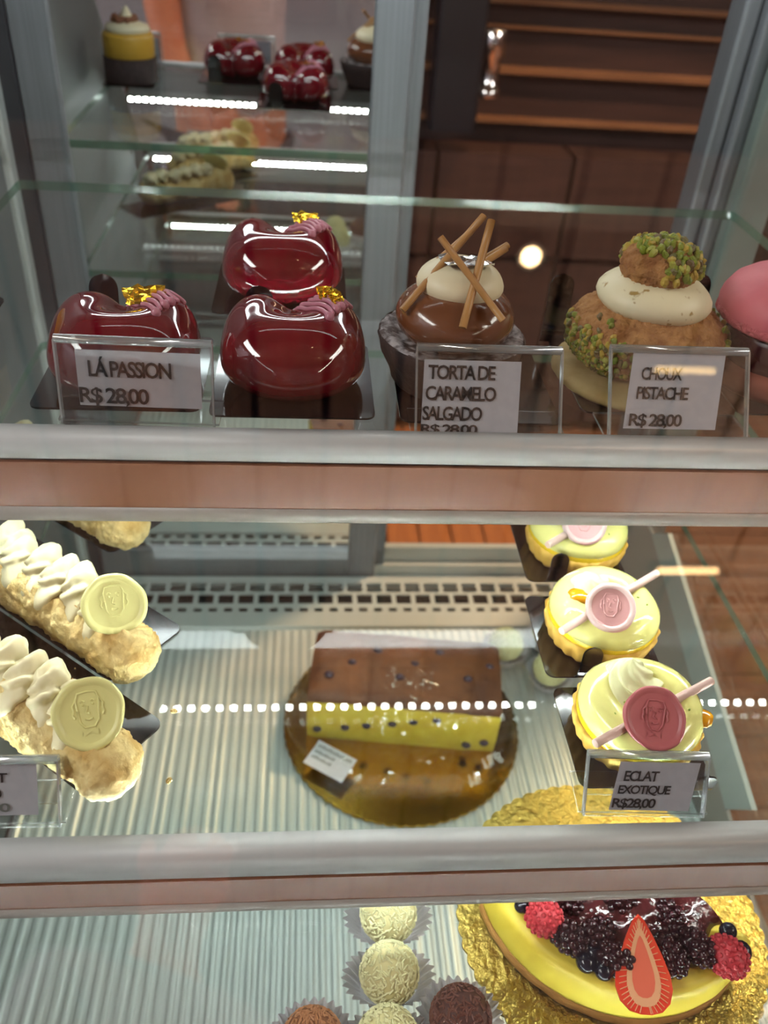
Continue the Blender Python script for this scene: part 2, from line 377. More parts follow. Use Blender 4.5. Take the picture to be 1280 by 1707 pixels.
post(36.4, 38.0, M_Y - .6, M_Y + 3, M_ALU); post(38.15, 39.6, M_Y - 1.6, M_Y + 2, M_ALU); post(39.7, 43.6, M_Y - 3.2, M_Y + 1, M_POST)
ob('gasket', MB().span((37.9, M_Y - .4, -54), (38.2, M_Y, 27.4)), M_ALUDARK, dc)
ob('gasket', MB().span((39.5, M_Y - 1.4, -54), (39.8, M_Y, 27.4)), M_ALUDARK, dc)
post(-34.5, -30.2, M_Y - 2.6, M_Y + 2, M_POST); ob('gasket', MB().span((-30.3, M_Y - 1.0, -54), (-28.9, M_Y + 1, 27.4)), M_ALUDARK, dc)
post(-39.5, -34.9, M_Y - 3.2, M_Y + 1, M_POST)
# mirrored sliding door standing closed over the left half; second leaf slid behind it
def door(x0, x1, y, z0, z1, sw, rails, pane, name):
    d = ob(name, MB().prism([(x0 + sw, z0 + rails[0]), (x1 - rails[1], z0 + rails[0]), (x1 - rails[1], z1 - 4), (x0 + sw, z1 - 4)], 1, y, y + .5), pane, dc)
    for a, b in ((x0, x0 + sw), (x1 - rails[1], x1)):
        ob('stile', MB().prism(rrect(b - a, 2.0, .25, 3, (a + b) / 2, y + .5), 2, z0, z1), M_ALU, d)
    ob('door_rail', MB().prism([(q[0], q[1]) for q in rrect(2.0, rails[0], .25, 3, y + .5, z0 + rails[0] / 2)], 0, x0 + sw, x1 - rails[1]), M_ALU, d)
    ob('door_rail', MB().prism([(q[0], q[1]) for q in rrect(2.0, 4, .25, 3, y + .5, z1 - 2)], 0, x0 + sw, x1 - rails[1]), M_ALU, d)
    return d
d1 = door(-28.9, 6.6, M_Y, -53.2, 27.2, 3.65, (5.4, 3.6), M_MIRROR, 'sliding_door')
d2 = door(-27.0, 8.1, M_Y + 2.4, -53.2, 27.2, 3.6, (5.4, 3.6), mat('door_back_glass', (40, 44, 48), .1), 'sliding_door')
for d in (d1, d2): d['label'] = 'mirrored sliding door in a grey frame'
# door tracks
for k, (ya, yb, za, zb) in enumerate(((47.4, 48.0, -53.8, -52.9), (49.9, 50.5, -53.8, -52.2), (52.6, 53.6, -53.8, -51.2))):
    ob('door_track', MB().span((XL, ya, za), (XR, yb, zb)), M_STEEL, dc)
ob('door_sill', MB().span((XL - 3, 47, -55), (XR + 3, 54, -53.8)), M_STEEL, dc)
# deck: ribbed floor panel and perforated grille along the back
rib = []
for i, x in enumerate(np.arange(XL - 2, XR + .4, .125)):
    z = -52.2 + .13 * (.5 + .5 * math.tanh(2.5 * math.sin(2 * PI * x / 1.05))); rib.append((x, z))
P = [[(x, -27, z) for x, z in rib], [(x, 37.6, z) for x, z in rib]]
ob('ribbed_floor_panel', MB().grid(P, smooth=False), M_STEEL, dc)
ob('deck_strip', MB().prism([(37.4, -52.3), (37.7, -51.7), (40.2, -51.7), (40.4, -52.0), (40.4, -52.3)], 0, XL - 2, XR + .3), M_STEEL, dc)
g = MB(); zt, zb = -51.9, -52.1
def hole_row(y0, y1, pitch, hw, off):
    x = XL - 2 + off; g.span((XL - 2, y0, zb), (x, y1, zt))
    while x < XR:
        g.span((x + hw, y0, zb), (min(x + pitch, XR + .3), y1, zt)); x += pitch
g.span((XL - 2, 40.3, zb), (XR + .3, 40.5, zt)); hole_row(40.5, 41.2, 1.9, 1.05, .4)
g.span((XL - 2, 41.2, zb), (XR + .3, 42.0, zt)); hole_row(42.0, 43.7, 2.54, 1.95, 1.4)
g.span((XL - 2, 43.7, zb), (XR + .3, 44.2, zt)); hole_row(44.2, 45.9, 2.54, 1.95, .2); g.span((XL - 2, 45.9, zb), (XR + .3, 47.2, zt))
ob('perforated_grille', g, M_STEEL, dc)
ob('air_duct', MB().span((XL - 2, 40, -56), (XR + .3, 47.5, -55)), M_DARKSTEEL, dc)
ob('base_cabinet', MB().span((XL - 4, -26, -124), (XR + 5, 54, -56.4)), mat('case_base', (130, 130, 128), .5), dc)
ob('front_sill', MB().span((XL - 4, -39.6, -56.2), (XR + 5, -27.2, -38.6)), M_ALU, dc)

# ------------------------------------------------------------------ shelves with their rails and LED strips
led_me = MB().prism(rrect(.56, .5, .12, 1), 2, -.09, 0).mesh('led', M_LED)
led_back = MB().prism(rrect(.56, .5, .12, 1), 2, -.09, 0).mesh('led', M_LEDB)
led_low = MB().prism(rrect(.56, .5, .12, 1), 2, -.09, 0).mesh('led', M_LEDC)
def glass_shelf(z, y0, y1, label, low=False, back_led=False, rail=(-1.5, -1.8, -3.9, -5.1)):
    t = thing('glass_shelf', label, 'shelf', (0, 0, z))
    s = MB().prism(rrect(XR - XL, y1 - y0, .5, 3, (XL + XR) / 2, (y0 + y1) / 2), 2, -.8, 0)
    s.m = [2, 0] + [1] * (len(s.m) - 2); ob('pane', s, [M_SHELFLOW if low else M_SHELF, M_SHELFEDGE, M_SHELFUNDER], t)
    # rail profile, (y,z): rounded nose, groove, flat face, lower lip
    yf = y0; a_, b_, c_, d_ = rail
    nose = [(yf, .3)] + [(yf - .65 + .65 * math.cos(q), -.25 + .65 * math.sin(q)) for q in np.linspace(PI / 2, PI, 9)] + [(yf - 1.3, -.4), (yf - 1.3, a_), (yf, a_)]
    r = ob('front_rail', MB().prism(nose, 0, XL - .6, XR + .6, smooth=True), M_RAIL, t)
    ob('groove', MB().prism([(yf, a_), (yf - 1.05, a_), (yf - 1.05, b_), (yf, b_)], 0, XL - .6, XR + .6), M_GROOVE, r)
    ob('face_strip', MB().prism([(yf, b_), (yf - 1.28, b_), (yf - 1.3, c_), (yf, c_)], 0, XL - .6, XR + .6), M_RAILFACE, r)
    lip = [(yf, c_), (yf - 1.35, c_)] + [(yf - .75 - .62 * math.cos(q), d_ + .62 - .62 * math.sin(q)) for q in np.linspace(0.0, PI / 2, 6)] + [(yf, d_)]
    ob('lower_lip', MB().prism(lip, 0, XL - .6, XR + .6, smooth=True), M_RAILLIP, r)
    ob('bracket', MB().span((XL, yf, -4.7), (XR, yf + .25, -.8)), M_RAIL, t)
    if back_led:      # strip fixed upright on the back of the rail
        st = ob('led_strip', MB().span((XL, yf + .25, -2.4), (XR, yf + .4, -1.4)), mat('led_tape', (220, 222, 222), .6), t)
        for k in range(66): part('led', led_low if low else led_back, st, (XL + .6 + k * 1.0, yf + .4, -1.9), (PI / 2, 0, 0))
    else:             # strip under a short web behind the rail, shining down
        st = ob('led_strip', MB().prism([(yf + .25, -3.5), (yf + 3.3, -3.5), (yf + 3.3, -3.7), (yf + .25, -3.7)], 0, XL, XR), mat('led_tape', (220, 222, 222), .6), t)
        for k in range(66): part('led', led_me, st, (XL + .6 + k * 1.0, yf + 2.8, -4.1), (math.radians(-45), 0, 0))
    return t
glass_shelf(0, -.5, 41.1, 'uppermost clear glass shelf with a grey front rail, carrying the red glazed cakes', rail=(-.95, -1.2, -4.0, -5.2))
glass_shelf(-14.6, -14.7, 39, 'middle clear glass shelf with a white front rail, carrying eclairs and lemon tartlets', back_led=True)
glass_shelf(-30, -27.5, 39, 'lowest clear glass shelf, carrying the berry cheesecake and sprinkled truffles', True, True)
bar = thing('led_light_bar', 'white LED light bar under the roof of the display case', 'light', (0, 39.4, 26.5))
ob('housing', MB().span((XL, -1.8, .2), (XR, 1.8, .8)), M_WHITE, bar)
ob('diffuser', MB().prism([(-1.4, .2), (-1.2, -.3), (1.2, -.3), (1.4, .2)], 0, XL + .5, XR - .5), M_LEDT, bar)

# ================================================================== boards and price stands
def tab_mesh(w_, h, lean=.25, n=9, rr=.9):
    """curved lift tab: leaves the board edge along +y and turns upwards, rounded tip"""
    th = .12; path = []
    for k in range(n):
        t = k / (n - 1); a = t * (PI / 2 - lean); path.append((rr * math.sin(a) * .9, .06 + rr * (1 - math.cos(a)) * .8))
    L = path[-1]; dy, dz = math.sin(lean), math.cos(lean); rest = max(.1, h - L[1]); m_ = 22
    for k in range(1, m_ + 1): path.append((L[0] + dy * rest * k / m_, L[1] + dz * rest * k / m_))
    s = [0]
    for a, b in zip(path, path[1:]): s.append(s[-1] + math.hypot(b[0] - a[0], b[1] - a[1]))
    tot = s[-1]; F, B = [], []
    for i, (y, z) in enumerate(path):
        a = path[max(i - 1, 0)]; b = path[min(i + 1, len(path) - 1)]; ty, tz = b[0] - a[0], b[1] - a[1]; q = math.hypot(ty, tz); ny, nz = -tz / q, ty / q
        rem = tot - s[i]; hw = w_ / 2 * (1 + .35 * math.exp(-s[i] / .5)); R = w_ / 2
        if rem < R: hw = math.sqrt(max(R * R - (R - rem) ** 2, .0004))
        F.append([(x, y + ny * th / 2, z + nz * th / 2) for x in (-hw, -hw * .5, 0, hw * .5, hw)])
        B.append([(x, y - ny * th / 2, z - nz * th / 2) for x in (-hw, -hw * .5, 0, hw * .5, hw)])
    mb = MB(); mb.grid(F); mb.grid(np.array(B)[:, ::-1])
    for e in (0, 4): mb.grid([[F[i][e], B[i][e]] for i in range(len(F))])
    return mb
def board(label, x, y, z, w_, d, rz=0, tab=(0, 1, 0), th=1.5, tw=1.6, r=.55, group=None, lean=.2, rr=.7):
    """black cake board; tab = (position along the edge, edge +1 back / -1 front, -) """
    t = thing('cake_board', label, 'cake board', (x, y, z), rz, group)
    m = MB().prism(rrect(w_, d, r, 5), 2, .02, .14); ob('base', m, M_BLACK, t)
    if tab:
        ob('tab', tab_mesh(tw, th, lean, 9, rr), M_BLACK, t, (tab[0], tab[1] * (d / 2 - .15), .02), (0, 0, 0 if tab[1] > 0 else PI))
    return t
def price_stand(label, O, rz, lean, W, H, paper=None, lines=(), group=None, base=2.6, psk=0.0):
    """acrylic pocket stand; O = front lower left corner; paper = (x0,y0,x1,y1) and lines = (text,x0,x1,y0,y1) in the face plane"""
    t = thing('price_stand', label, 'price sign', O, rz, group)
    rx = PI / 2 - lean
    def plate(name, w0, w1, h0, h1, depth, th_, m, edge=True):
        mb = MB().span((w0, h0, depth), (w1, h1, depth + th_)); mb.m = [0] * 6
        # faces 0,1 = x ends ; 2,3 = y ends ; 4,5 = z faces (face / back)
        mb.m = [1, 1, 1, 1, 0, 0] if edge else [0] * 6
        return ob(name, mb, [m, M_ACRYLEDGE], t, (0, 0, 0), (rx, 0, 0))
    # local axes of the tilted plates: x right, y up the face, z towards the viewer
    plate('front_panel', 0, W, 0, H, 0, .14, M_ACRYL)
    plate('back_panel', 0, W, H * .30, H, -.34, .14, M_ACRYL)
    ob('top_fold', MB().tube([(0, H, -.1), (W, H, -.1)], .24, 10), M_ACRYLEDGE, t, (0, 0, 0), (rx, 0, 0))
    fo = MB().span((-.25, .1, .03), (W + .25, base, .17)); fo.m = [1, 1, 1, 1, 0, 0]; ob('foot', fo, [M_ACRYL, M_ACRYLEDGE], t)
    for xx in (0, W): ob('side_edge', MB().span((xx - .05, 0, -.2), (xx + .05, H, .14)), M_ACRYLEDGE, t, (0, 0, 0), (rx, 0, 0))
    if paper:
        x0, y0, x1, y1 = paper
        mb = MB(); n = 14
        mb.grid([[(x0 + psk * (1 - j / 1.0) * 0 + (x1 - x0) * i / n + psk * (0 if j else 1), y0 + (y1 - y0) * j, -.09 + .01 * math.sin(i * .9)) for j in (0, 1)] for i in range(n + 1)])
        p = ob('paper', mb, M_PAPER, t, (0, 0, 0), (rx, 0, 0))
        for (txt, a, b, c, d, m) in lines:
            me, (tx0, tx1, ty0, ty1) = text_mesh(txt, 1.0, m, .82, 0, .02)
            sx, sy = (b - a) / (tx1 - tx0), (d - c) / (ty1 - ty0)
            me.transform(Matrix.Translation((a / 100, c / 100, 0)) @ Matrix.Diagonal((sx, sy, 1, 1)) @ Matrix.Translation((-tx0 / 100, -ty0 / 100, 0)))
            if psk:
                for v in me.vertices: v.co.x += (psk / 100) * (1 - v.co.y * 100 / max(y1, .1))
            tag(link('lettering', me, p, (0, 0, -.03)), None)
    return t
I, G = M_INK, M_INKGREY
price_stand('clear price stand reading LÁ PASSION R$ 28,00', (-15.3, .2, 0), math.atan2(-.25, 7.8), math.atan2(.8, 4.45), 7.8, 4.45,
            (.95, .97, 7.2, 3.93), [('LÁ PASSION', 1.55, 5.72, 2.54, 3.62, I), ('R$ 28,00', .98, 4.51, .98, 1.98, I)])
price_stand('clear price stand reading TORTA DE CARAMELO SALGADO', (3.15, -.45, .0), 0, math.atan2(2.6, 4.0), 7.9, 4.7,
            (.42, .02, 5.7, 4.05), [('TORTA DE', .65, 4.3, 3.0, 3.78, I), ('CARAMELO', .57, 4.4, 1.88, 2.66, I), ('SALGADO', .47, 3.7, .82, 1.58, I), ('R$ 28,00', .42, 3.5, .03, .62, I)], psk=-.15)
price_stand('clear price stand reading CHOUX PISTACHE R$ 28,00', (13.8, -.45, 0), 0, math.atan2(2.8, 4.05), 7.8, 4.94,
            (1.3, .6, 6.55, 4.74), [('CHOUX', 1.88, 4.2, 3.26, 3.96, I), ('PISTACHE', 1.75, 4.68, 2.2, 2.9, I), ('R$ 28,00', 1.5, 4.5, .62, 1.42, I)], psk=-.5)
price_stand('clear price stand reading ECLAT EXOTIQUE R$28,00', (11.9, -13.95, -14.6), math.radians(-2.5), math.atan2(1.5, 2.9), 6.35, 3.35,
            (1.75, .25, 6.0, 2.95), [('ECLAT', 2.1, 3.93, 1.9, 2.48, I), ('EXOTIQUE', 1.95, 4.72, 1.1, 1.68, I), ('R$28,00', 1.8, 4.1, .32, .95, I)], psk=-.4)
price_stand('clear price stand in front of the eclairs, its paper cut by the picture edge', (-22.0, -13.9, -14.6), 0, math.atan2(1.5, 2.9), 7.45, 3.45,
            (1.0, .55, 6.4, 3.2), [('ET', 4.2, 5.03, 2.3, 2.8, I), ('O', 4.25, 4.72, 1.45, 1.98, I), ('28,00', 3.1, 5.1, .68, 1.22, G)])
price_stand('clear price stand beside the golden layer cake, seen only in the mirror', (-27.2, .3, 0), .0, .3, 4.2, 4.4, (.3, .5, 3.9, 3.9))

# ================================================================== red heart cakes
HE = [((-1.94, 1.33, 2.5), (1.89, 2.1, 1.9)), ((1.94, 1.33, 2.5), (1.89, 2.1, 1.9)), ((-1.1, -1.33, 2.4), (2.32, 2.05, 1.62)), ((1.1, -1.33, 2.4), (2.32, 2.05, 1.62)), ((0, -.3, 1.2), (2.7, 2.6, .9))]
_HF = smin_ell(HE, .72)
def HF(p): return _HF(p) + .62 * np.exp(-(p[..., 0] / 1.5) ** 2 - ((p[..., 1] - 1.0) / 1.6) ** 2) * np.clip((p[..., 2] - 2.2) / 1.6, 0, 1) + .5 * np.exp(-(p[..., 0] / .55) ** 2) * np.clip((p[..., 1] - 2.0) / 1.2, 0, 1)
heart_P = star_blob(HF, (0, 0, 2.1), 96, 60, zmin=.16)
heart_me = MB().grid(heart_P, closed_v=True).mesh('glazed_body', M_RED)
def heart_z(x, y):
    lo, hi = 1.5, 7.0
    for _ in range(30):
        m = (lo + hi) / 2
        if HF(np.array([x, y, m])) < 0: lo = m
        else: hi = m
    return lo
strand_mes = []
for k in range(6):
    a = (.05 + k * .42, 2.35 - k * .02); b = (2.05 + k * .26, -1.0 + k * .5); pth = []; rs = []
    for i in range(15):
        t = i / 14; x = a[0] + (b[0] - a[0]) * t + .08 * math.sin(t * 9 + k); y = a[1] + (b[1] - a[1]) * t
        if HF(np.array([x, y, 2.3])) > -.05: break
        pth.append((x, y, heart_z(x, y) + .07)); rs.append(.13 + (.16 * math.exp(-((t - 1) / .07) ** 2) if k in (0, 2, 3) else .06 * math.exp(-(t / .08) ** 2)))
    if len(pth) > 3:
        m = MB().tube(pth, rs, 8); m.ball(pth[0], rs[0] * 1.15, 8, 6); m.ball(pth[-1], rs[-1], 8, 6); strand_mes.append(m.mesh('piped_strand', M_PINKLINE))
def leaf_mesh(w_, d, seed, m, amp=.16):
    n = 9; P = []
    for i in range(n):
        row = []
        for j in range(n):
            x = (i / (n - 1) - .5) * w_; y = (j / (n - 1) - .5) * d
            e = 1 + .25 * N3((x, y, 0), 1.3, seed + 9)
            row.append((x * e, y * e, amp * N3((x, y, 0), 2.6, seed) + amp * .8 * N3((x, y, 0), 5.5, seed + 3)))
        P.append(row)
    mb = MB().grid(P, smooth=False); mb.grid((np.array(P) - (0, 0, .012))[:, ::-1], smooth=False); return mb.mesh('gold_leaf', m)
def heart(label, x, y, rz, gold, seed):
    t = thing('heart_cake', label, 'cake', (x, y, 0), rz, 'red glazed heart cakes on the upper shelf')
    t.scale = (.95, .95, 1.0); part('glazed_body', heart_me, t)
    for m in strand_mes: part('piped_strand', m, t)
    for gx, gy_, w_, d, r in gold:
        part('gold_leaf', leaf_mesh(w_, d, seed, M_GOLD, .22), t, (gx, gy_, heart_z(gx, gy_) + .3), r); seed += 5
    return t
board('black board under the red heart cake behind the LÁ PASSION sign', -12.9, 5.95, 0, 9.0, 9.0, 0, (-2.1, 1), 3.6, 1.7)
heart('red glazed heart cake behind the LÁ PASSION sign', -12.75, 5.2, .05, [(1.35, 1.0, 2.7, 1.3, (.45, .1, .35))], 1)
board('black board under the front red heart cake without a sign', -3.42, 5.5, 0, 9.0, 9.0, 0, (-2.2, 1), 3.4, 1.7)
heart('red glazed heart cake in front, its gold leaf folded upright', -3.45, 5.4, 0, [(1.9, 1.6, 1.3, .9, (.9, .2, .6)), (2.5, .9, 1.0, .9, (.5, .8, 0))], 21)
board('black board under the rear red heart cake', -4.5, 18.6, 0, 9.0, 9.0, 0, (-2.2, 1), 3.2, 1.7)
heart('rear red glazed heart cake standing behind the front one', -4.4, 18.4, 0, [(1.6, 1.7, 1.9, 1.1, (.4, 0, .1))], 41)

# ================================================================== salted caramel tart
t = thing('caramel_tart', 'dark tart with caramel dome, cream and crossed blond chocolate sticks', 'tart', (5.6, 5.9, .14))
def rough(amp, sc_, seed=0):
    def f(r, z, a):
        if r < .2: return r, z
        p = (r * math.cos(a), r * math.sin(a), z); q = N3(p, sc_, seed) * amp + N3(p, sc_ * 2.7, seed + 5) * amp * .6
        return r + q, z + q * .5
    return f
ob('cocoa_shell', MB().lathe([(.01, 0), (3.2, 0), (3.35, .25), (3.55, .9), (3.95, 1.6), (4.15, 2.2), (4.25, 2.75), (4.15, 2.95)], 90, fn=rough(.12, 1.6)), M_CHOCSHELL, t)
ob('dusted_rim', MB().lathe([(4.17, 2.9), (3.95, 3.02), (3.5, 2.95), (3.0, 2.75), (2.4, 2.7), (.01, 2.7)], 90, fn=rough(.09, 1.8, 3)), M_DUST, t)
dome = star_blob(smin_ell([((0, 0, 0), (3.38, 3.38, 1.95))], .2), (0, 0, 0), 64, 36)
ob('caramel_dome', MB().grid(dome, closed_v=True), M_CARAMEL, t, (.05, -.1, 4.05))
cr = star_blob(smin_ell([((0, 0, 0), (2.3, 2.25, 1.15)), ((.2, .3, .35), (1.7, 1.6, .95))], .3), (0, 0, 0), 56, 30, disp=lambda p: .07 * N3(p, .8, 4))
ob('cream', MB().grid(cr, closed_v=True), M_CREAM, t, (.12, .15, 5.75), (-.05, .06, 0))
ob('silver_leaf', leaf_mesh(2.5, 1.9, 77, M_SILVER, .22), None, t, (.35, -.15, 7.22), (-.08, .05, .2))
STK = [((4.23, 5.0, 8.85), (7.7, 2.75, 5.30)), ((6.85, 7.2, 9.36), (2.45, 4.2, 5.05)), ((7.08, 6.2, 9.45), (5.5, 2.35, 4.98)),
       ((6.25, 7.4, 8.35), (3.4, 6.3, 6.0)), ((8.5, 7.6, 7.66), (6.6, 6.7, 6.8)), ((8.21, 6.6, 7.82), (6.5, 5.9, 6.9))]
for a, b in STK:
    a = Vector(a) - Vector((5.6, 5.9, .14)); b = Vector(b) - Vector((5.6, 5.9, .14))
    mid = (a + b) / 2 + Vector((0, -.04, .03))
    ob('chocolate_stick', MB().tube([a, a * .75 + b * .25, mid, a * .25 + b * .75, b], .22, 8, flat=.8), M_STICK, t)
board('black board under the salted caramel tart', 6.95, 5.4, 0, 9.0, 9.2, 0, None)

# ================================================================== pistachio choux
t = thing('pistachio_choux', 'crackled choux bun with ivory cream and a pistachio-topped mini choux', 'pastry', (17.5, 7.0, .14))
ob('biscuit_disc', MB().lathe([(.01, .02), (4.7, .02), (4.95, .25), (4.8, .55), (4.2, .7), (.01, .7)], 80, fn=rough(.14, .9, 2)), M_BISC, t, (-.35, -.35, 0))
def crackle(amp, seed):
    def f(p):
        v = noise.voronoi(Vector((p[0] * 3.2 + seed, p[1] * 3.2, p[2] * 3.2)))[0]
        return amp * (min(v[1] - v[0], .35) * 1.4 - .2) + amp * .5 * N3(p, 3.5, seed)
    return f
CH = smin_ell([((0, 0, 0), (4.65, 4.5, 2.45))], .2)
ob('choux_bun', MB().grid(star_blob(CH, (0, 0, 0), 150, 80, disp=crackle(.28, 3)), closed_v=True), M_CRAQ, t, (0, 0, 2.75))
CC = star_blob(smin_ell([((0, 0, 0), (3.2, 3.1, 1.25)), ((0, 0, .5), (2.4, 2.3, 1.1))], .3), (0, 0, 0), 60, 30, disp=lambda p: .06 * N3(p, .7, 9))
ob('cream', MB().grid(CC, closed_v=True), M_CREAMSPECK, t, (-.1, 0, 5.0), (0, .04, 0))
TC = smin_ell([((0, 0, 0), (2.2, 2.1, 1.45))], .2)
tcap = ob('mini_choux', MB().grid(star_blob(TC, (0, 0, 0), 100, 56, disp=crackle(.22, 8)), closed_v=True), M_CRAQ, t, (-.2, 0, 6.85))
nut_me = []
for k in range(10):
    q = rng.normal(0, .22, (8, 3)); s_ = MB()
    s_.ball((0, 0, 0), (.33, .24, .19), 7, 5, fn=lambda p, k=k: (p[0] * (1 + .5 * N3(p, 3, k)), p[1] * (1 + .5 * N3(p, 3, k + 20)), p[2] * (1 + .5 * N3(p, 3, k + 40))))
    s_.sm = [False] * len(s_.sm); nut_me.append(s_.mesh('pistachio_piece', M_PIST[k % 4 if k < 8 else 0]))
for k in range(265):           # nuts crowning the mini choux
    u = random.random(); a = random.random() * 2 * PI; th_ = math.acos(1 - u * 1.12)
    if math.cos(a - math.radians(205)) > .6 and th_ > .8: continue
    d = Vector((math.sin(th_) * math.cos(a), math.sin(th_) * math.sin(a), math.cos(th_)))
    p = Vector((d.x * 2.28, d.y * 2.18, d.z * 1.56))
    part('pistachio_piece', random.choice(nut_me), tcap, p, (random.random() * 6, random.random() * 6, random.random() * 6))
for k in range(260):           # nuts clinging to the sides of the large bun
    a = math.radians(random.gauss(205, 20) if k < 195 else random.gauss(-12, 9)); el = random.gauss(-.12, .3) if k < 195 else random.gauss(.05, .22)
    el = max(-.75, min(.65, el))
    d = Vector((math.cos(el) * math.cos(a), math.cos(el) * math.sin(a), math.sin(el)))
    p = Vector((d.x * 4.72, d.y * 4.57, d.z * 2.5 + 2.75))
    part('pistachio_piece', random.choice(nut_me), t, p, (random.random() * 6, random.random() * 6, random.random() * 6)).scale = (.8,) * 3
board('black board under the pistachio choux with a tall curled tab', 17.6, 6.9, 0, 9.2, 9.4, 0, (-4.1, 1), 4.3, 1.55, lean=.05)

# ================================================================== pink macaron cake at the edge
t = thing('macaron_cake', 'pink macaron cake with dark cherry filling cut by the picture edge', 'cake', (26.3, 6.9, .14))
ob('biscuit_base', MB().lathe([(.01, .02), (3.9, .02), (4.3, .5), (4.2, 1.2), (3.8, 1.5), (.01, 1.5)], 64, fn=rough(.07, 1.2)), M_MACBASE, t)
ob('cherry_filling', MB().lathe([(3.5, 1.4), (3.75, 2.0), (3.7, 3.0), (3.5, 3.9), (.01, 3.9)], 64, fn=rough(.08, 1.0)), M_FILL, t)
sh = ob('macaron_shell', MB().lathe([(4.45, 4.35), (4.5, 4.7), (4.4, 5.2), (4.05, 5.8), (3.3, 6.35), (2.2, 6.7), (1, 6.85), (.01, 6.88)], 72, fn=rough(.03, 1.0)), M_MACARON, t)
ob('ruffled_foot', MB().lathe([(3.6, 3.85), (4.3, 3.8), (4.5, 4.0), (4.48, 4.35), (4.4, 4.5)], 120, fn=rough(.13, 3.0)), M_MACFOOT, sh)
board('black board under the pink macaron cake', 26.6, 6.9, 0, 8.6, 9.0, 0, (-4.0, 1), 4.6, 1.6)

# ================================================================== golden layer cake, seen in the mirror
t = thing('layer_cake', 'golden mousse cake on chocolate with a nutty cream peak, seen in the mirror', 'cake', (-25.4, 12.2, .14))
ob('chocolate_layer', MB().lathe([(.01, .02), (3.3, .02), (3.35, .4), (3.3, 2.9), (.01, 2.9)], 60, fn=rough(.06, 1.4)), M_CHOCSHELL, t)
ob('mousse_layer', MB().lathe([(3.05, 2.9), (3.15, 3.2), (3.15, 5.2), (2.95, 5.6), (.01, 5.65)], 60), M_YELLOWCAKE, t)
ob('cream', MB().lathe([(2.5, 5.6), (2.75, 5.95), (2.6, 6.4), (1.8, 6.7), (1.1, 6.9), (.75, 7.4), (.3, 8.2), (.01, 8.5)], 48, fn=rough(.06, 1.2)), M_CREAM, t, (.1, .2, 0))
for k in range(16):
    a = k * 2.4; r = .9 + .9 * ((k * 7) % 5) / 5
    ob('nut_piece', MB().ball((0, 0, 0), (.62, .45, .36), 8, 5, fn=lambda p, k=k: (p[0] * (1 + .4 * N3(p, 2, k)), p[1], p[2])), M_NUT, t, (r * math.cos(a), .2 + r * math.sin(a), 7.1 - (r - .9) * .25), (k, k * 2, k * 3))
board('black board under the golden layer cake', -25.5, 12.2, 0, 6.3, 6.6, 0, None)

# ================================================================== eclairs
Z2 = -14.6
def capsule(L, ry, rz_, seed, amp):
    P = []
    n, m_ = 150, 72
    for i in range(n + 1):
        t = i / n; x = (t - .5) * L; e = min(t, 1 - t) * L
        k = math.sqrt(max(1e-4, 1 - (1 - min(e / 1.5, 1)) ** 2)); row = []
        for j in range(m_):
            a = 2 * PI * j / m_; p = (x, ry * k * math.cos(a), rz_ * k * math.sin(a))
            d = 1 + amp * N3(p, .9, seed) + amp * .7 * N3(p, 2.4, seed + 3) + amp * .5 * N3(p, 5.5, seed + 7)
            row.append((x + (.12 * N3(p, 1.5, seed + 11) if e < 1 else 0), p[1] * d, max(p[2] * d, -rz_ * .93)))
        P.append(row)
    return MB().grid(P, closed_v=True)
def coin_mesh(R, m, rim=.17, th=.42, dimple=.12, name='chocolate_seal', seed=0):
    def f(r, z, a):
        if r < .1: return r, z
        return r * (1 + .025 * math.sin(a * 2 + seed) + .02 * math.sin(a * 3 + 1 + seed) + .01 * math.sin(a * 7)), z
    prof = [(.01, 0), (R * .9, 0), (R * .98, th * .3), (R, th * .6), (R * .96, th * .92), (R * .90, th), (R * .83, th * .92), (R * .78, th * .72), (R * .75, th * .68), (R * .4, th * .68), (.01, th * .68)]
    return MB().lathe(prof, 56, fn=f)
def relief():
    """raised head with side hair, brow, nose and bow tie, as pressed into the seal"""
    m = MB(); r = .045; z = .305
    head = [(-.42, .1), (-.46, .5), (-.36, .78), (0, .82), (.36, .78), (.46, .5), (.42, .1), (.38, -.35), (.2, -.62), (-.2, -.62), (-.38, -.35), (-.42, .1)]
    m.tube([(a, b, z) for a, b in head], r, 6)
    for s in (-1, 1):
        m.tube([(s * .48, .45, z), (s * .60, .3, z), (s * .56, .1, z), (s * .62, -.05, z), (s * .55, -.2, z)], r, 6)
        m.tube([(s * .3, .42, z), (s * .2, .48, z), (s * .1, .42, z)], r * .8, 6); m.ball((s * .2, .3, z), .05, 6, 5)
        m.add([(0, -.82, z + .03), (s * .3, -.68, z + .03), (s * .3, -.98, z + .03)], [(0, 1, 2) if s < 0 else (0, 2, 1)])
    m.tube([(-.02, .25, z), (-.1, -.02, z), (.04, -.08, z)], r, 6); m.tube([(-.15, -.28, z), (0, -.33, z), (.15, -.28, z)], r, 6)
    return m
whip_me = []
for k in range(3):
    def dsp(p, k=k):
        a = math.atan2(p[2], p[1]) ; return .15 * math.cos(6 * a + p[0] * 3.0 + k) + .10 * N3(p, 2.4, k)
    whip_me.append(MB().grid(star_blob(smin_ell([((0, 0, 0), (.9, 1.5, .8)), ((.35, .9, .2), (.55, 1.0, .6)), ((-.2, -1.2, -.2), (.45, .6, .4))], .2), (0, 0, 0), 56, 36, disp=dsp), closed_v=True).mesh('cream_fold', M_WHIP))
ANG = math.atan2(-7.7, 9.7)
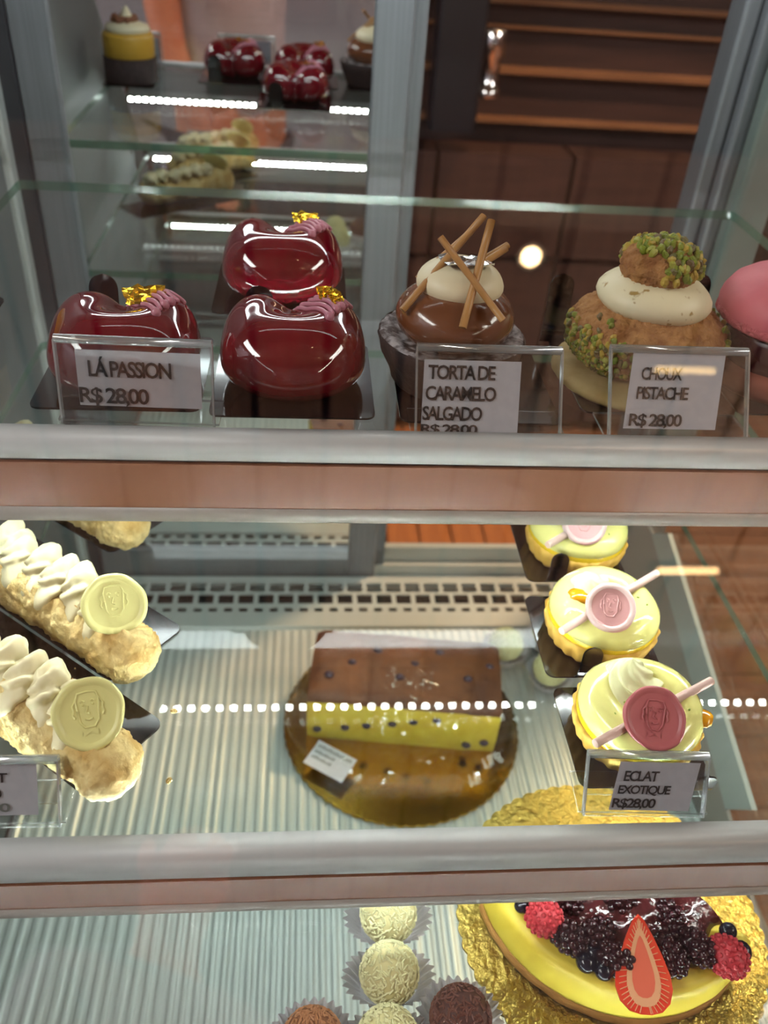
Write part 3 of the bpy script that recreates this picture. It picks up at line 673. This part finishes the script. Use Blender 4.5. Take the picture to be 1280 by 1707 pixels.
def eclair(label, x, y, rz, seed, L=14.6, coin=True):
    t = thing('eclair', label, 'eclair', (x, y, Z2 + .14), rz, 'eclairs on the middle shelf')
    ob('choux_shell', capsule(L, 1.72, 1.68, seed, .13), M_ECL, t, (0, 0, 1.62))
    for k in range(6):
        px = -5.9 + k * 1.75
        part('cream_fold', whip_me[(k + seed) % 3], t, (px, .35 + .12 * (-1) ** k, 3.25 + .12 * math.sin(k * 2)), (.35, .1 * math.sin(k), .55 + .15 * math.sin(k * 1.7)))
    if coin:
        # seal leans on the last fold, facing up and towards the customer
        c = ob('chocolate_seal', coin_mesh(1.78, M_COIN, seed=seed), M_COIN, t, (4.35, .45, 4.25), (0, 0, 0))
        q = Vector((.18, -.72, .68)); q.rotate(Matrix.Rotation(-rz, 3, 'Z')); c.rotation_euler = q.to_track_quat('Z', 'Y').to_euler()
        ob('seal_relief', relief(), M_COIN, c, (0, .1, -.018)).scale = (1.2, 1.2, 1)
    return t
def eboard(label, x, y, rz): return board(label, x, y, Z2, 15.6, 5.7, rz, None, r=.6)
u_ = Vector((math.cos(ANG), math.sin(ANG)))
for nm, (ex, ey), sd in (('eclair with a round white chocolate seal, its board tip pointing at the grille', (-17.1, -.35), 2),
                         ('nearest eclair, behind the price stand at the picture edge', (-17.0, -8.3), 5),
                         ('rear eclair, all but its end hidden by the upper rail', (-19.4, 11.6), 9)):
    eclair(nm, ex, ey, ANG + (.03 if sd == 5 else 0), sd)
bd = [('black board under the eclair whose tip points at the grille', (-18.05, 2.35)), ('black board under the nearest eclair', (-18.2, -5.1)), ('black board under the rear eclair', (-20.2, 14.0))]
for nm, (bx, by) in bd: eboard(nm, bx, by, ANG)
crumb = MB().ball((0, 0, 0), (.22, .16, .14), 6, 5, fn=lambda p: (p[0] * (1 + .4 * N3(p, 4, 1)), p[1], p[2])); crumb.sm = [False] * len(crumb.sm)
crumb_me = crumb.mesh('pastry_crumb', M_ECL)
for k, (cx_, cy_, lb_) in enumerate(((-9.9, -7.0, 'pastry crumb on the board tip of the nearest eclair'), (-9.6, -11.5, 'single pastry crumb lying on bare glass left of the loaf'),
                                     (-14.6, -3.9, 'pastry crumb beside the blunt end of the middle eclair'))):
    c_ = link('pastry_crumb', crumb_me, None, (cx_, cy_, Z2 + .14 + (.12 if k != 1 else 0)), (0, 0, k)); tag(c_, lb_, 'crumb', 'loose pastry crumbs')
sp = MB()
for k in range(60):
    x, y = -19 + rng.normal(0, 2.2), -5.0 + rng.normal(0, .9)
    s_ = .05 + .08 * random.random(); sp.ball((x - .6 * (y + 5), y, .2), s_, 5, 4)
tag(ob('pastry_crumbs', sp, M_ECL, None, (0, 0, Z2 + .0)), 'fine pastry crumbs scattered between the two nearest eclairs', 'crumbs', kind='stuff')

# ================================================================== lemon tartlets
def flute(r, z, a):
    if r < 2.5: return r, z
    return r * (1 + .022 * math.cos(24 * a)), z
crust_me = MB().lathe([(.01, .02), (3.1, .02), (3.3, .3), (3.5, 1.0), (3.6, 1.5), (3.45, 1.6), (3.2, 1.5), (.01, 1.45)], 144, fn=flute).mesh('fluted_crust', M_CRUST)
cream_me = MB().lathe([(3.15, 1.5), (3.38, 1.75), (3.46, 2.15), (3.36, 2.6), (3.05, 3.0), (2.6, 3.22), (2.1, 3.22), (1.65, 3.0), (1.2, 2.7), (.7, 2.5), (.01, 2.45)], 72,
                       fn=lambda r, z, a: (r, z + .06 * math.sin(2 * a + 1) * min(r, 1) + .05 * math.sin(3 * a))).mesh('lemon_cream', M_LEMON)
curd_me = MB().lathe([(3.2, 1.4), (3.44, 1.5), (3.47, 1.7), (3.4, 1.9)], 72).mesh('curd_layer', mat('yellow_curd', (242, 206, 40), .15, coat=.4))
def rosette():
    P = []
    for i in range(30):
        t = i / 29; r = 1.8 * (1 - t) ** .7 + .02; z = 2.5 + 1.6 * t; row = []
        for j in range(60):
            a = 2 * PI * j / 60; q = 1 + .16 * math.cos(6 * (a + t * 2.6)) * (1 - t * .4); lean = t * t * .35
            row.append((r * q * math.cos(a) + lean * .3, r * q * math.sin(a) + lean, z + .14 * math.sin(a + t * 12) * (1 - t)))
        P.append(row)
    return MB().grid(P, closed_v=True).mesh('cream_rosette', M_LEMONWHIP)
ros_me = rosette()
def tartlet(label, x, y, rz, discm, disc_p, disc_R, s0, s1, rosx, dark, rim):
    t = thing('lemon_tartlet', label, 'tartlet', (x, y, Z2 + .14), 0, 'lemon tartlets on the middle shelf')
    part('fluted_crust', crust_me, t, (0, 0, 0), (0, 0, rz)); part('lemon_cream', cream_me, t, (0, 0, 0), (0, 0, rz)); part('curd_layer', curd_me, t)
    part('cream_rosette', ros_me, t, rosx, (-.1, 0, rz * 3))
    a, b = Vector(s0), Vector(s1)
    ob('chocolate_stick', MB().tube([a, (a + b) / 2 + Vector((0, 0, .02)), b], [.25, .27, .24], 10), M_PINKSTICK, t)
    d = ob('chocolate_seal', coin_mesh(disc_R, discm, seed=x), [discm], t, disc_p)
    n = Vector((-.12, -.60, .79)); d.rotation_euler = n.to_track_quat('Z', 'Y').to_euler()
    if rim:
        ob('seal_rim', MB().lathe([(disc_R * .77, .33), (disc_R * .84, .46), (disc_R * .94, .44), (disc_R * 1.015, .3), (disc_R * 1.0, .1)], 48), rim, d)
    ob('seal_relief', relief(), discm, d, (0, .05, .0)).scale = (disc_R / 1.55,) * 3
    g = MB().ball((0, 0, 0), (.8, .7, .3), 14, 8, fn=lambda p: (p[0] * (1 + .3 * N3(p, 1.4, x)), p[1] * (1 + .3 * N3(p, 1.4, x + 4)), p[2]))
    ob('fruit_gel', g, M_GEL, t, (-1.75, .1, 3.15) if not dark else (2.95, -1.0, 2.45))
    for k in range(14):
        aa = k * 2.39 + x; r = 1.2 + 1.7 * ((k * 5) % 7) / 7
        ob('zest', MB().ball((0, 0, 0), (.11, .06, .05), 6, 4), M_ZEST, t, (r * math.cos(aa), r * math.sin(aa), 3.2 if r > 1.9 and r < 2.7 else 3.0), (0, 0, k))
    return t
tb = [((16.0, -8.8), -8.4), ((16.15, -.85), -.9), ((16.65, 7.7), 7.6)]
def rel(p, c): return (p[0] - c[0], p[1] - c[1], p[2] - (Z2 + .14))
c1, c2, c3 = tb[0][0], tb[1][0], tb[2][0]
tartlet('nearest lemon tartlet with a deep rose chocolate seal', *c1, .1, M_SEAL, rel((15.7, -10.85, -10.75), c1), 1.66, rel((20.2, -7.8, -11.3), c1), rel((12.35, -12.0, -11.3), c1), (-.3, .95, .15), True, None)
tartlet('middle lemon tartlet with a pale pink seal and an orange gel spot', *c2, .9, M_SEALPALE, rel((15.7, -2.45, -10.75), c2), 1.5, rel((20.0, 1.3, -11.2), c2), rel((12.45, -3.95, -11.2), c2), (-.6, 1.3, .0), False, M_SEALRIM)
tartlet('rear lemon tartlet half hidden by the upper rail', *c3, 1.7, M_SEALPALE, rel((16.2, 5.8, -10.7), c3), 1.5, rel((20.5, 9.4, -11.2), c3), rel((13.4, 4.1, -11.2), c3), (-.6, 1.3, 0), False, M_SEALRIM)
board('black board under the nearest lemon tartlet', 15.85, -8.9, Z2, 7.4, 7.0, 0, (2.6, -1), 1.9, 1.3)
board('black board under the middle lemon tartlet', 15.75, -.95, Z2, 7.4, 7.2, 0, (-1.2, -1), 2.5, 1.2, lean=-.08, rr=.25)
board('black board under the rear lemon tartlet', 16.2, 7.7, Z2, 7.2, 7.0, 0, (-1.6, -1), 2.5, 1.2, lean=-.08, rr=.25)

# ================================================================== truffles in paper cups
spr = {}
def sprinkle_mesh(m, R, seed):
    r_ = random.Random(seed); mb = MB()
    for k in range(620):
        z = 1 - 1.75 * r_.random(); a = r_.random() * 2 * PI; s_ = math.sqrt(max(0, 1 - z * z)); n = Vector((s_ * math.cos(a), s_ * math.sin(a), z))
        t1 = n.cross(Vector((r_.random() - .5, r_.random() - .5, r_.random() - .5))).normalized() + n * (r_.random() - .5) * .5
        c = n * (R + .03); L = .21; w_ = .062; t1.normalize(); b_ = t1.cross(n).normalized(); n2 = b_.cross(t1)
        vs = [c - t1 * L, c - t1 * L * .7 + b_ * w_, c - t1 * L * .7 + n2 * w_, c - t1 * L * .7 - b_ * w_, c + t1 * L * .7 + b_ * w_, c + t1 * L * .7 + n2 * w_, c + t1 * L * .7 - b_ * w_, c + t1 * L]
        mb.add(vs, [(0, 2, 1), (0, 3, 2), (1, 2, 5, 4), (2, 3, 6, 5), (4, 5, 7), (5, 6, 7)])
    return mb.mesh('sprinkles', m)
def cup_mesh():
    P = []
    for i in range(10):
        t = i / 9; r = 1.5 + .95 * t ** .9; z = .02 + 1.75 * t - .25 * t ** 3; row = []
        for j in range(168):
            a = 2 * PI * j / 168; row.append(((r + (.02 + .13 * t) * math.cos(28 * a)) * math.cos(a), (r + (.02 + .13 * t) * math.cos(28 * a)) * math.sin(a), z + .12 * t * math.sin(3 * a)))
        P.append(row)
    m = MB().grid(P, closed_v=True, smooth=False); m.lathe([(.01, .02), (1.57, .02)], 28); return m.mesh('paper_cup', M_CUP)
cup_me = cup_mesh()
KIND = {'white': (M_BALLW, M_SPRW), 'caramel': (M_BALLC, M_SPRC), 'chocolate': (M_BALLD, M_SPRD)}
ball_me = {k: (MB().ball((0, 0, 0), 1.7, 28, 18).mesh('truffle_ball', v[0]), sprinkle_mesh(v[1], 1.7, hash(k[0]) % 1 + len(k))) for k, v in KIND.items()}
def truffle(label, kind, x, y, z, s=1.0, rz=0, group='sprinkled truffles on the lowest shelf', cup=(1, 1, 1)):
    t = thing('truffle', label, 'truffle', (x, y, z), rz, group)
    part('truffle_ball', ball_me[kind][0], t, (0, 0, 1.95)); q = part('sprinkles', ball_me[kind][1], t, (0, 0, 1.95)); q['kind'] = 'stuff'
    part('paper_cup', cup_me, t).scale = cup; t.scale = (s,) * 3; return t
Z3 = -30.0
truffle('white sprinkled truffle farthest back, cut by the white rail', 'white', 2.75, -11.75, Z3, 1, 0, cup=(1.1, .74, 1))
truffle('white sprinkled truffle in the middle of the row of three', 'white', 2.55, -15.35, Z3, 1, 0, cup=(1.1, .74, 1))
truffle('white sprinkled truffle nearest the customer', 'white', 2.2, -18.95, Z3, 1, 0, cup=(1.1, .74, 1))
truffle('caramel brown sprinkled truffle', 'caramel', -2.0, -18.9, Z3, 1, .4)
truffle('chocolate brown sprinkled truffle next to the gold board', 'chocolate', 6.45, -18.0, Z3, 1, 1.7)
Z4 = -52.0
g4 = 'white truffles on the case floor'
truffle('white truffle on the case floor touching the loaf corner', 'white', 21.6, 32.6, Z4, 1.15, 0, g4)
truffle('white truffle on the case floor half under the tartlet board', 'white', 26.2, 28.6, Z4, 1.15, .5, g4)
truffle('white truffle on the case floor behind the other two', 'white', 27.4, 34.6, Z4, 1.15, .9, g4)

# ================================================================== berry cheesecake
def scallop(R, z0, z1, n=60, amp=.18, m=M_GOLDBOARD2):
    return MB().prism([((R + amp * abs(math.sin(n / 2 * a))) * math.cos(a), (R + amp * abs(math.sin(n / 2 * a))) * math.sin(a)) for a in (2 * PI * k / (n * 6) for k in range(n * 6))], 2, z0, z1)
tag(ob('gold_cake_board', scallop(9.9, .02, .22), M_GOLDBOARD2, None, (17.4, -11.5, Z3)), 'scalloped gold board under the berry cheesecake', 'cake board')
t = thing('berry_cheesecake', 'cut yellow cheesecake heaped with glazed berries and a strawberry half', 'cake', (17.8, -9.2, Z3 + .22))
CR = 9.0; A0, A1 = math.radians(190), math.radians(317)
def wedge(prof, n=60, amp=.04, seed=1):
    P = []
    for i in range(n + 1):
        a = A0 + (A1 - A0) * i / n; row = []
        for r, z in prof:
            q = amp * N3((r * math.cos(a), r * math.sin(a), z), .9, seed) if r > .5 else 0
            row.append(((r + q) * math.cos(a), (r + q) * math.sin(a), z + q * .4))
        P.append(row)
    m = MB().grid(P); k = len(prof)
    m.add(P[0], [tuple(range(k))]); m.add(P[-1], [tuple(range(k))[::-1]]); return m
ob('biscuit_base', wedge([(.02, .02), (CR, .02), (CR + .12, .3), (CR + .02, .8), (.02, .8)], amp=.12), M_CRUMBBASE, t)
ob('filling', wedge([(.02, .8), (CR - .05, .8), (CR + .05, 1.2), (CR + .02, 3.2), (CR - .15, 3.7), (CR - .5, 3.9), (.02, 3.95)]), M_CHEESE, t)
P = []
for j in range(90):
    a = A0 + .03 + (A1 - A0 - .06) * j / 89; R = 7.2 + .42 * math.sin(a * 9 + 1) + .28 * math.sin(a * 17) + .25 * N3((math.cos(a), math.sin(a), 0), 3, 2); row = []
    for i in range(16):
        r0 = i / 15; x, y = (R * r0 + .05) * math.cos(a), (R * r0 + .05) * math.sin(a); h = 1.15 * (1 - r0 ** 6) + .35 * N3((x, y, 0), .9, 3) * (1 - r0 ** 3)
        row.append((x, y, 3.9 + max(0, h)))
    row.append((row[-1][0], row[-1][1], 3.8)); P.append(row)
gl_ = MB().grid(P); gl_.add(P[0] + [(0, 0, 3.8)], [tuple(range(len(P[0]) + 1))]); gl_.add(P[-1] + [(0, 0, 3.8)], [tuple(range(len(P[0]) + 1))[::-1]])
ob('berry_glaze', gl_, M_COMPOTE, t)
def drupe(n, R, L, r, seed):
    m = MB(); ga = PI * (3 - math.sqrt(5))
    for k in range(n):
        z = 1 - 2 * (k + .5) / n; s_ = math.sqrt(1 - z * z); a = k * ga + seed
        m.ball((R * s_ * math.cos(a), R * s_ * math.sin(a), L * z), r, 8, 6)
    m.ball((0, 0, 0), (R, R, L), 10, 8); return m
bb_me = drupe(46, .78, 1.15, .25, 0).mesh('blackberry', M_BLACKB); rb_me = drupe(90, .88, 1.02, .13, 1).mesh('raspberry', M_RASP)
bl = MB().ball((0, 0, 0), (.62, .62, .55), 16, 10); bl.tube([(.2 * math.cos(a), .2 * math.sin(a), .52) for a in np.linspace(0, 2 * PI, 9)], .06, 6)
bl_me = bl.mesh('blueberry', M_BLUEB)
cO = Vector((17.8, -9.2, 0))
def berry(nm, me, x, y, z=4.45, rot=(0, 0, 0), s=1):
    a = math.atan2(y - cO.y, x - cO.x) % (2 * PI); R = math.hypot(x - cO.x, y - cO.y)
    if not (A0 < a < A1) or min(a - A0, A1 - a) * R < .5: return
    part(nm, me, t, (x - cO.x, y - cO.y, z), rot).scale = (s,) * 3
for x, y, r in ((12.9, -15.0, (1.4, .3, .6)), (14.6, -15.0, (1.5, 0, 2.0)), (15.2, -16.4, (1.2, .5, 1.1)), (18.6, -16.3, (1.5, .2, .3)), (20.4, -15.9, (1.4, .4, .5)), (19.3, -14.2, (1.5, 0, .1)),
                (16.3, -13.0, (1.5, .3, 1.4)), (13.6, -12.4, (1.5, .8, 0)), (21.6, -13.2, (1.3, .2, .9)), (18.6, -11.5, (1.5, .7, .4)), (15.0, -10.2, (1.4, 0, .6)), (20.6, -10.6, (1.5, 1, 0)), (12.3, -9.8, (1.5, 0, 1))):
    berry('blackberry', bb_me, x, y, 4.6, r)
for x, y in ((10.6, -13.0), (13.6, -16.5), (14.5, -17.0), (14.2, -15.9), (22.7, -15.0), (23.0, -16.2), (22.4, -13.7), (11.9, -11.6), (16.9, -14.8), (22.9, -11.5)):
    berry('blueberry', bl_me, x, y, 4.5, (random.random(), random.random(), random.random() * 6), .8 + .25 * random.random())
berry('raspberry', rb_me, 11.7, -13.9, 4.7, (.9, .4, .3), 1.15); berry('raspberry', rb_me, 22.0, -16.5, 4.6, (1.5, .2, .7), 1.2); berry('raspberry', rb_me, 12.5, -8.0, 4.6, (1, 0, 0), 1.1)
# strawberry half, cut face to the customer
prof = [(0, 2.7), (.35, 2.35), (.75, 1.6), (1.2, .6), (1.55, -.4), (1.62, -1.1), (1.4, -1.8), (.9, -2.25), (.3, -2.4), (0, -2.4)]
def strawberry():
    out = prof + [(-a, b) for a, b in prof[::-1][1:-1]]; n = len(out)
    m = MB(); P = []
    for k in range(7):
        q = k / 6; s_ = math.cos(q * PI / 2) if k < 6 else .02; P.append([(a * s_, b * (s_ * .5 + .5) if k else b, -1.2 * math.sin(q * PI / 2)) for a, b in out])
    m.grid(np.array(P)[::-1], closed_v=True); m.add([(a, b, 0) for a, b in out], [tuple(range(n))[::-1]]); return m
sb = ob('strawberry_half', strawberry(), M_STRAW, t, (16.6 - cO.x, -17.1 - cO.y, 5.15), (math.radians(22), 0, math.radians(-6)))
def inner(s_, z, sy=None):
    out = [(a * s_, b * (sy or s_) - .1) for a, b in prof] ; out += [(-a, b) for a, b in out[::-1][1:-1]]; return MB().add([(a, b, z) for a, b in out], [tuple(range(len(out)))[::-1]])
ob('pale_ring', inner(.60, .012, .80), M_STRAWPALE, sb); ob('core', inner(.40, .022, .62), M_STRAWCORE, sb)
fb = MB()
for k in range(44):
    a = 2 * PI * k / 44; R1, R2 = .66, .9; x, y = math.sin(a), math.cos(a)
    def at(s_):
        # point on the outline scaled
        ang = a; best = None
        b_ = -2.4 + (y * .5 + .5) * 5.1; w_ = np.interp(b_, [p[1] for p in prof[::-1]], [p[0] for p in prof[::-1]])
        return (math.copysign(w_, x) * s_, (b_ - .1) * (s_ * .5 + .5), .016)
    fb.tube([at(.58), at(.88)], .028, 4, cap=False)
ob('pale_fibres', fb, M_STRAWPALE, sb)

# ================================================================== loaf cake in its bag on a gold board
tag(ob('gold_cake_board', scallop(12.9, .02, .3, 70, .14), M_GOLDBOARD, None, (8.2, 22.6, Z4 + .02)), 'round gold foil board under the bagged loaf cake', 'cake board')
t = thing('loaf_cake', 'yellow blueberry loaf cake with a browned top', 'cake', (8.3, 23.8, Z4 + .34), math.radians(-7))
def loaf():
    L, W_, H = 20.2, 10.2, 7.6; P = []
    sec = [(-.46, 0), (-.5, .3), (-.5, .86), (-.46, .97), (-.36, 1.02), (0, 1.08), (.36, 1.02), (.46, .97), (.5, .86), (.5, .3), (.46, 0)]
    for i in range(41):
        x = (i / 40 - .5) * L; e = min(i, 40 - i) / 40 * L; k = 1 - .05 * math.exp(-e / .5)
        P.append([(x, a * W_ * k * (1 - .08 * (1 - b)) + .12 * N3((x, a * 8, b * 7), .5, 2), max(0, b * H * (k if b > .5 else 1) + (.12 * N3((x, a * 9, b * 7), .7, 5) if b > .1 else 0))) for a, b in sec])
    m = MB().grid(P, 0); a = len(P[0])
    for row, rev in ((P[0], 1), (P[-1], 0)):
        m.add(row, [tuple(range(a))[::-1] if rev else tuple(range(a))], 0)
    for f in range(40 * (a - 1)):
        if 3 <= f % (a - 1) <= 6: m.m[f] = 1
        if f % (a - 1) in (2, 7): m.m[f] = 1
    return m
lf = ob('loaf', loaf(), [M_LOAF, M_LOAFTOP], t)
for k in range(16):
    if k < 8: p = (-9 + k * 2.45 + random.random(), -2.5 + (k * 37 % 11) * .5, 8.05)
    else: p = (-9 + (k - 8) * 2.5 + random.random(), -4.95, 1.6 + (k * 29 % 7) * .6)
    ob('blueberry', MB().ball((0, 0, 0), (.5, .38, .36), 10, 7), mat('baked_blueberry', (58, 44, 62), .4), t, p)
# crumpled cellophane bag
def bag():
    F = smin_ell([((0, 0, 3.6), (11.6, 7.0, 4.6)), ((0, -.5, .9), (12.6, 9.6, 1.6)), ((11.2, 0, 5.5), (2.4, 3.2, 3.6))], .7)
    return MB().grid(star_blob(F, (0, 0, 3.4), 120, 60, zmin=.12, rmax=20, disp=lambda p: .26 * N3(p, .55, 1) + .22 * abs(N3(p, 1.2, 6))), closed_v=True, smooth=False)
bg = thing('cellophane_bag', 'crinkled clear bag around the blueberry loaf cake', 'bag', (8.4, 22.9, Z4 + .32), math.radians(-7))
ob('film', bag(), M_BAG, bg)
lab = ob('label_sticker', MB().span((-2.35, -1.5, 0), (2.35, 1.5, .05)), M_PAPER, bg, (-7.4, -7.6, 1.6), (math.radians(8), 0, math.radians(-27)))
tx = MB()
for r, n in ((.95, 15), (.25, 9), (-.4, 9)):
    for k in range(n): tx.span((-2.0 + k * .27, r - .16, .052), (-2.0 + k * .27 + .17, r + .12 + .06 * (k * 7 % 3), .06))
ob('lettering', tx, M_INKGREY, lab)

# ================================================================== behind the case: work bench
M_BENCH = wood('bench_wood', (66, 46, 42), (48, 34, 32), (.5, 4, 4), .45)
M_BENCH2 = wood('bench_edge_wood', (140, 100, 70), (112, 78, 54), (.5, 4, 4), .4)
t = thing('back_cabinet', 'dark brown wooden cabinet with lit shelf edges behind the open door', 'cabinet', (70, 205, 0))
ob('back_panel', MB().span((-75, 12, -124), (75, 16, 60)), M_BENCH, t)
for k, (z, h, d0) in enumerate(((-.8, 1.2, 9), (-7.0, .8, 10), (-16.7, 1.6, 8.5), (-29.4, 1.1, 8), (26, 2, 0))):
    ob('shelf_board', MB().span((-75, d0, z - h), (75, 12, z)), M_BENCH2, t)
for k in range(4): ob('drawer_front', MB().span((-75 + k * 37.6, -3, -64), (-75 + k * 37.6 + 36.4, 10, -36)), M_BENCH, t)
for k in range(8): ob('door_panel', MB().span((-75 + k * 18.8, -2, -120), (-75 + k * 18.8 + 17.8, 10, -66)), M_BENCH, t)
ob('lamp_housing', MB().span((-70, -8, 22), (70, -2, 24)), M_ALUDARK, t); ob('lamp_tube', MB().tube([(-60, -5, 21.4), (60, -5, 21.4)], .8, 10), led_mat('bench_tube', 6, (1, .66, .42)), t)
t = thing('coffee_grinder', 'tall dark appliance with a chrome cylinder on the back cabinet', 'appliance', (34, 200, -29.3))
ob('body', MB().prism(rrect(12, 11, 1.2, 4), 2, 0, 44), mat('black_appliance', (24, 26, 34), .4), t)
ob('chrome_cylinder', MB().lathe([(.01, 8), (2.6, 8), (2.9, 8.6), (2.9, 10), (2.2, 10.4), (2.2, 17), (3.0, 17.4), (3.0, 23), (2.4, 23.6), (.01, 23.6)], 32), mat('chrome', (230, 230, 232), .12, 1.0), t, (8.6, -2, 0))
ob('spout', MB().tube([(6, -2, 16), (8.6, -2, 16)], 1.0, 12), M_ALUDARK, t)

# ================================================================== a customer, seen in the mirror
def person():
    t = thing('person', 'person in a mauve-grey T-shirt with one bare arm hanging, mirrored in the sliding door', 'person', (-23.8, -120, -124.2), math.radians(-45))
    def skin(name, V, Eg, root, m, sub=2, parent=t):
        me = bpy.data.meshes.new(name); me.from_pydata([(a / 100, b / 100, c / 100) for a, b, c, *_ in V], Eg, []); o = link(name, me, parent)
        me.materials.append(m); md = o.modifiers.new('skin', 'SKIN'); md.use_smooth_shade = True
        sv = me.skin_vertices[0].data
        for k, v in enumerate(V):
            r = v[3]; sv[k].radius = (r / 100, (v[4] if len(v) > 4 else r) / 100); sv[k].use_root = (k == root)
        ss = o.modifiers.new('subd', 'SUBSURF'); ss.levels = sub; ss.render_levels = sub; return o
    SK = mat('warm_skin', (206, 128, 98), .5); SH = mat('mauve_grey_cotton', (176, 162, 176), .85, col2=(168, 154, 168), nscale=30); TR = mat('dark_trousers', (36, 40, 54), .8)
    V = [(0, 0, 92, 15, 11), (0, 0, 108, 15, 11), (0, 0, 124, 16.5, 11.5), (0, -1, 138, 14, 9), (0, -1, 146, 5.5, 5.5), (0, 1, 152, 5.2, 5.4), (0, 3, 160, 7.2, 9.0), (0, 3, 168, 6.6, 8.6),
         (-16, -1, 138, 6.5), (-19.5, -2, 122, 5.0), (-19, 0, 109, 4.2), (-16.5, 6, 93, 3.4), (-15.5, 8, 86, 2.6),
         (16, -1, 138, 6.5), (18, -6, 124, 5.0), (18, -13, 111, 4.2), (10, -17, 101, 3.3), (6, -17.5, 98, 2.7),
         (-9, 0, 84, 9), (-9.5, 1, 48, 6.4), (-9.5, -1, 10, 4.6), (-9.5, 5, 3.6, 3.6), (-9.5, 15, 3, 3.0),
         (9, 0, 84, 9), (9.5, 1, 48, 6.4), (9.5, -1, 10, 4.6), (9.5, 5, 3.6, 3.6), (9.5, 15, 3, 3.0)]
    Eg = [(0, 1), (1, 2), (2, 3), (3, 4), (4, 5), (5, 6), (6, 7), (3, 8), (8, 9), (9, 10), (10, 11), (11, 12), (3, 13), (13, 14), (14, 15), (15, 16), (16, 17),
          (0, 18), (18, 19), (19, 20), (20, 21), (21, 22), (0, 23), (23, 24), (24, 25), (25, 26), (26, 27)]
    skin('body', V, Eg, 0, SK)
    V2 = [(0, 0, 86, 17.5, 13), (0, 0, 108, 17, 13), (0, 0, 124, 18.5, 13.5), (0, -1, 138, 16, 10.6), (0, -1, 143, 8, 7.5), (-16, -1, 138.5, 8.2), (-20, -2, 123, 7.4), (16, -1, 138.5, 8.2), (18, -5, 125, 7.4)]
    skin('t_shirt', V2, [(0, 1), (1, 2), (2, 3), (3, 4), (3, 5), (5, 6), (3, 7), (7, 8)], 0, SH)
    V3 = [(0, 0, 94, 16.5, 12.5), (-9, 0, 82, 10.4), (-9.5, 1, 48, 8), (-9.5, -1, 9, 6.6), (9, 0, 82, 10.4), (9.5, 1, 48, 8), (9.5, -1, 9, 6.6)]
    skin('trousers', V3, [(0, 1), (1, 2), (2, 3), (0, 4), (4, 5), (5, 6)], 0, TR)
    for s in (-1, 1): ob('shoe', MB().ball((0, 0, 0), (5, 13.5, 5), 16, 10, fn=lambda p: (p[0], p[1], max(p[2], -4))), mat('white_trainer', (210, 208, 206), .6), t, (9.5 * s, 6, 4.1))
    # hands: palm and five fingers each
    def hand(c, d, side, curl):
        d = Vector(d).normalized(); up = Vector((0, 0, 1)) if abs(d.z) < .8 else Vector((0, 1, 0)); a = d.cross(up).normalized() * side; n = a.cross(d).normalized()
        c = Vector(c); V = [(*(c), 2.4, 1.6), (*(c + d * 4), 3.4, 1.5), (*(c + d * 7.5), 3.6, 1.3)]; Eg = [(0, 1), (1, 2)]
        for k, L in enumerate((6.8, 7.6, 7.0, 5.6)):
            p = c + d * 8 + a * (2.7 - 1.8 * k); b = len(V); q = d; V.append((*p, .95)); Eg.append((2, b))
            for j in range(3):
                q = (q + n * curl).normalized(); p = p + q * L / 3; V.append((*p, .9 - .1 * j)); Eg.append((b + j, b + j + 1))
        p = c + d * 2.5 + a * 3; b = len(V); V.append((*p, 1.2)); Eg.append((1, b)); q = (d + a * .8).normalized()
        for j in range(2): p = p + q * 3; q = (q + n * curl + d * .3).normalized(); V.append((*p, 1.05 - .1 * j)); Eg.append((b + j, b + j + 1))
        skin('hand', V, Eg, 0, SK, 1)
    hand((-15.3, 8.4, 85), (.1, .25, -1), 1, .25); hand((6, -17.5, 98), (-.9, 0, -.4), 1, .2)
    # face and hair
    HR = mat('dark_hair', (34, 26, 24), .5)
    ob('hair', MB().ball((0, 0, 0), (8.4, 9.8, 9.5), 24, 16, fn=lambda p: (p[0], min(p[1], 4 + p[2] * .35), max(p[2], -4))), HR, t, (0, 1.6, 166))
    for s in (-1, 1):
        ob('eye', MB().ball((0, 0, 0), 1.2, 10, 8), mat('eye_white', (220, 216, 212), .2), t, (3 * s, 10.6, 163)); ob('ear', MB().ball((0, 0, 0), (1, 2, 3), 10, 8), SK, t, (7.8 * s, 2.5, 161))
        ob('eyebrow', MB().tube([(1.4 * s, 11.9, 165), (3 * s, 11.8, 165.6), (4.8 * s, 10.6, 165)], .4, 6), HR, t)
    ob('nose', MB().ball((0, 0, 0), (1.3, 2.0, 2.4), 10, 8), SK, t, (0, 12, 160)); ob('mouth', MB().tube([(-2.4, 10.6, 156), (0, 11.6, 155.7), (2.4, 10.6, 156)], .6, 8), mat('lips', (176, 92, 84), .4), t)
    return t
person()
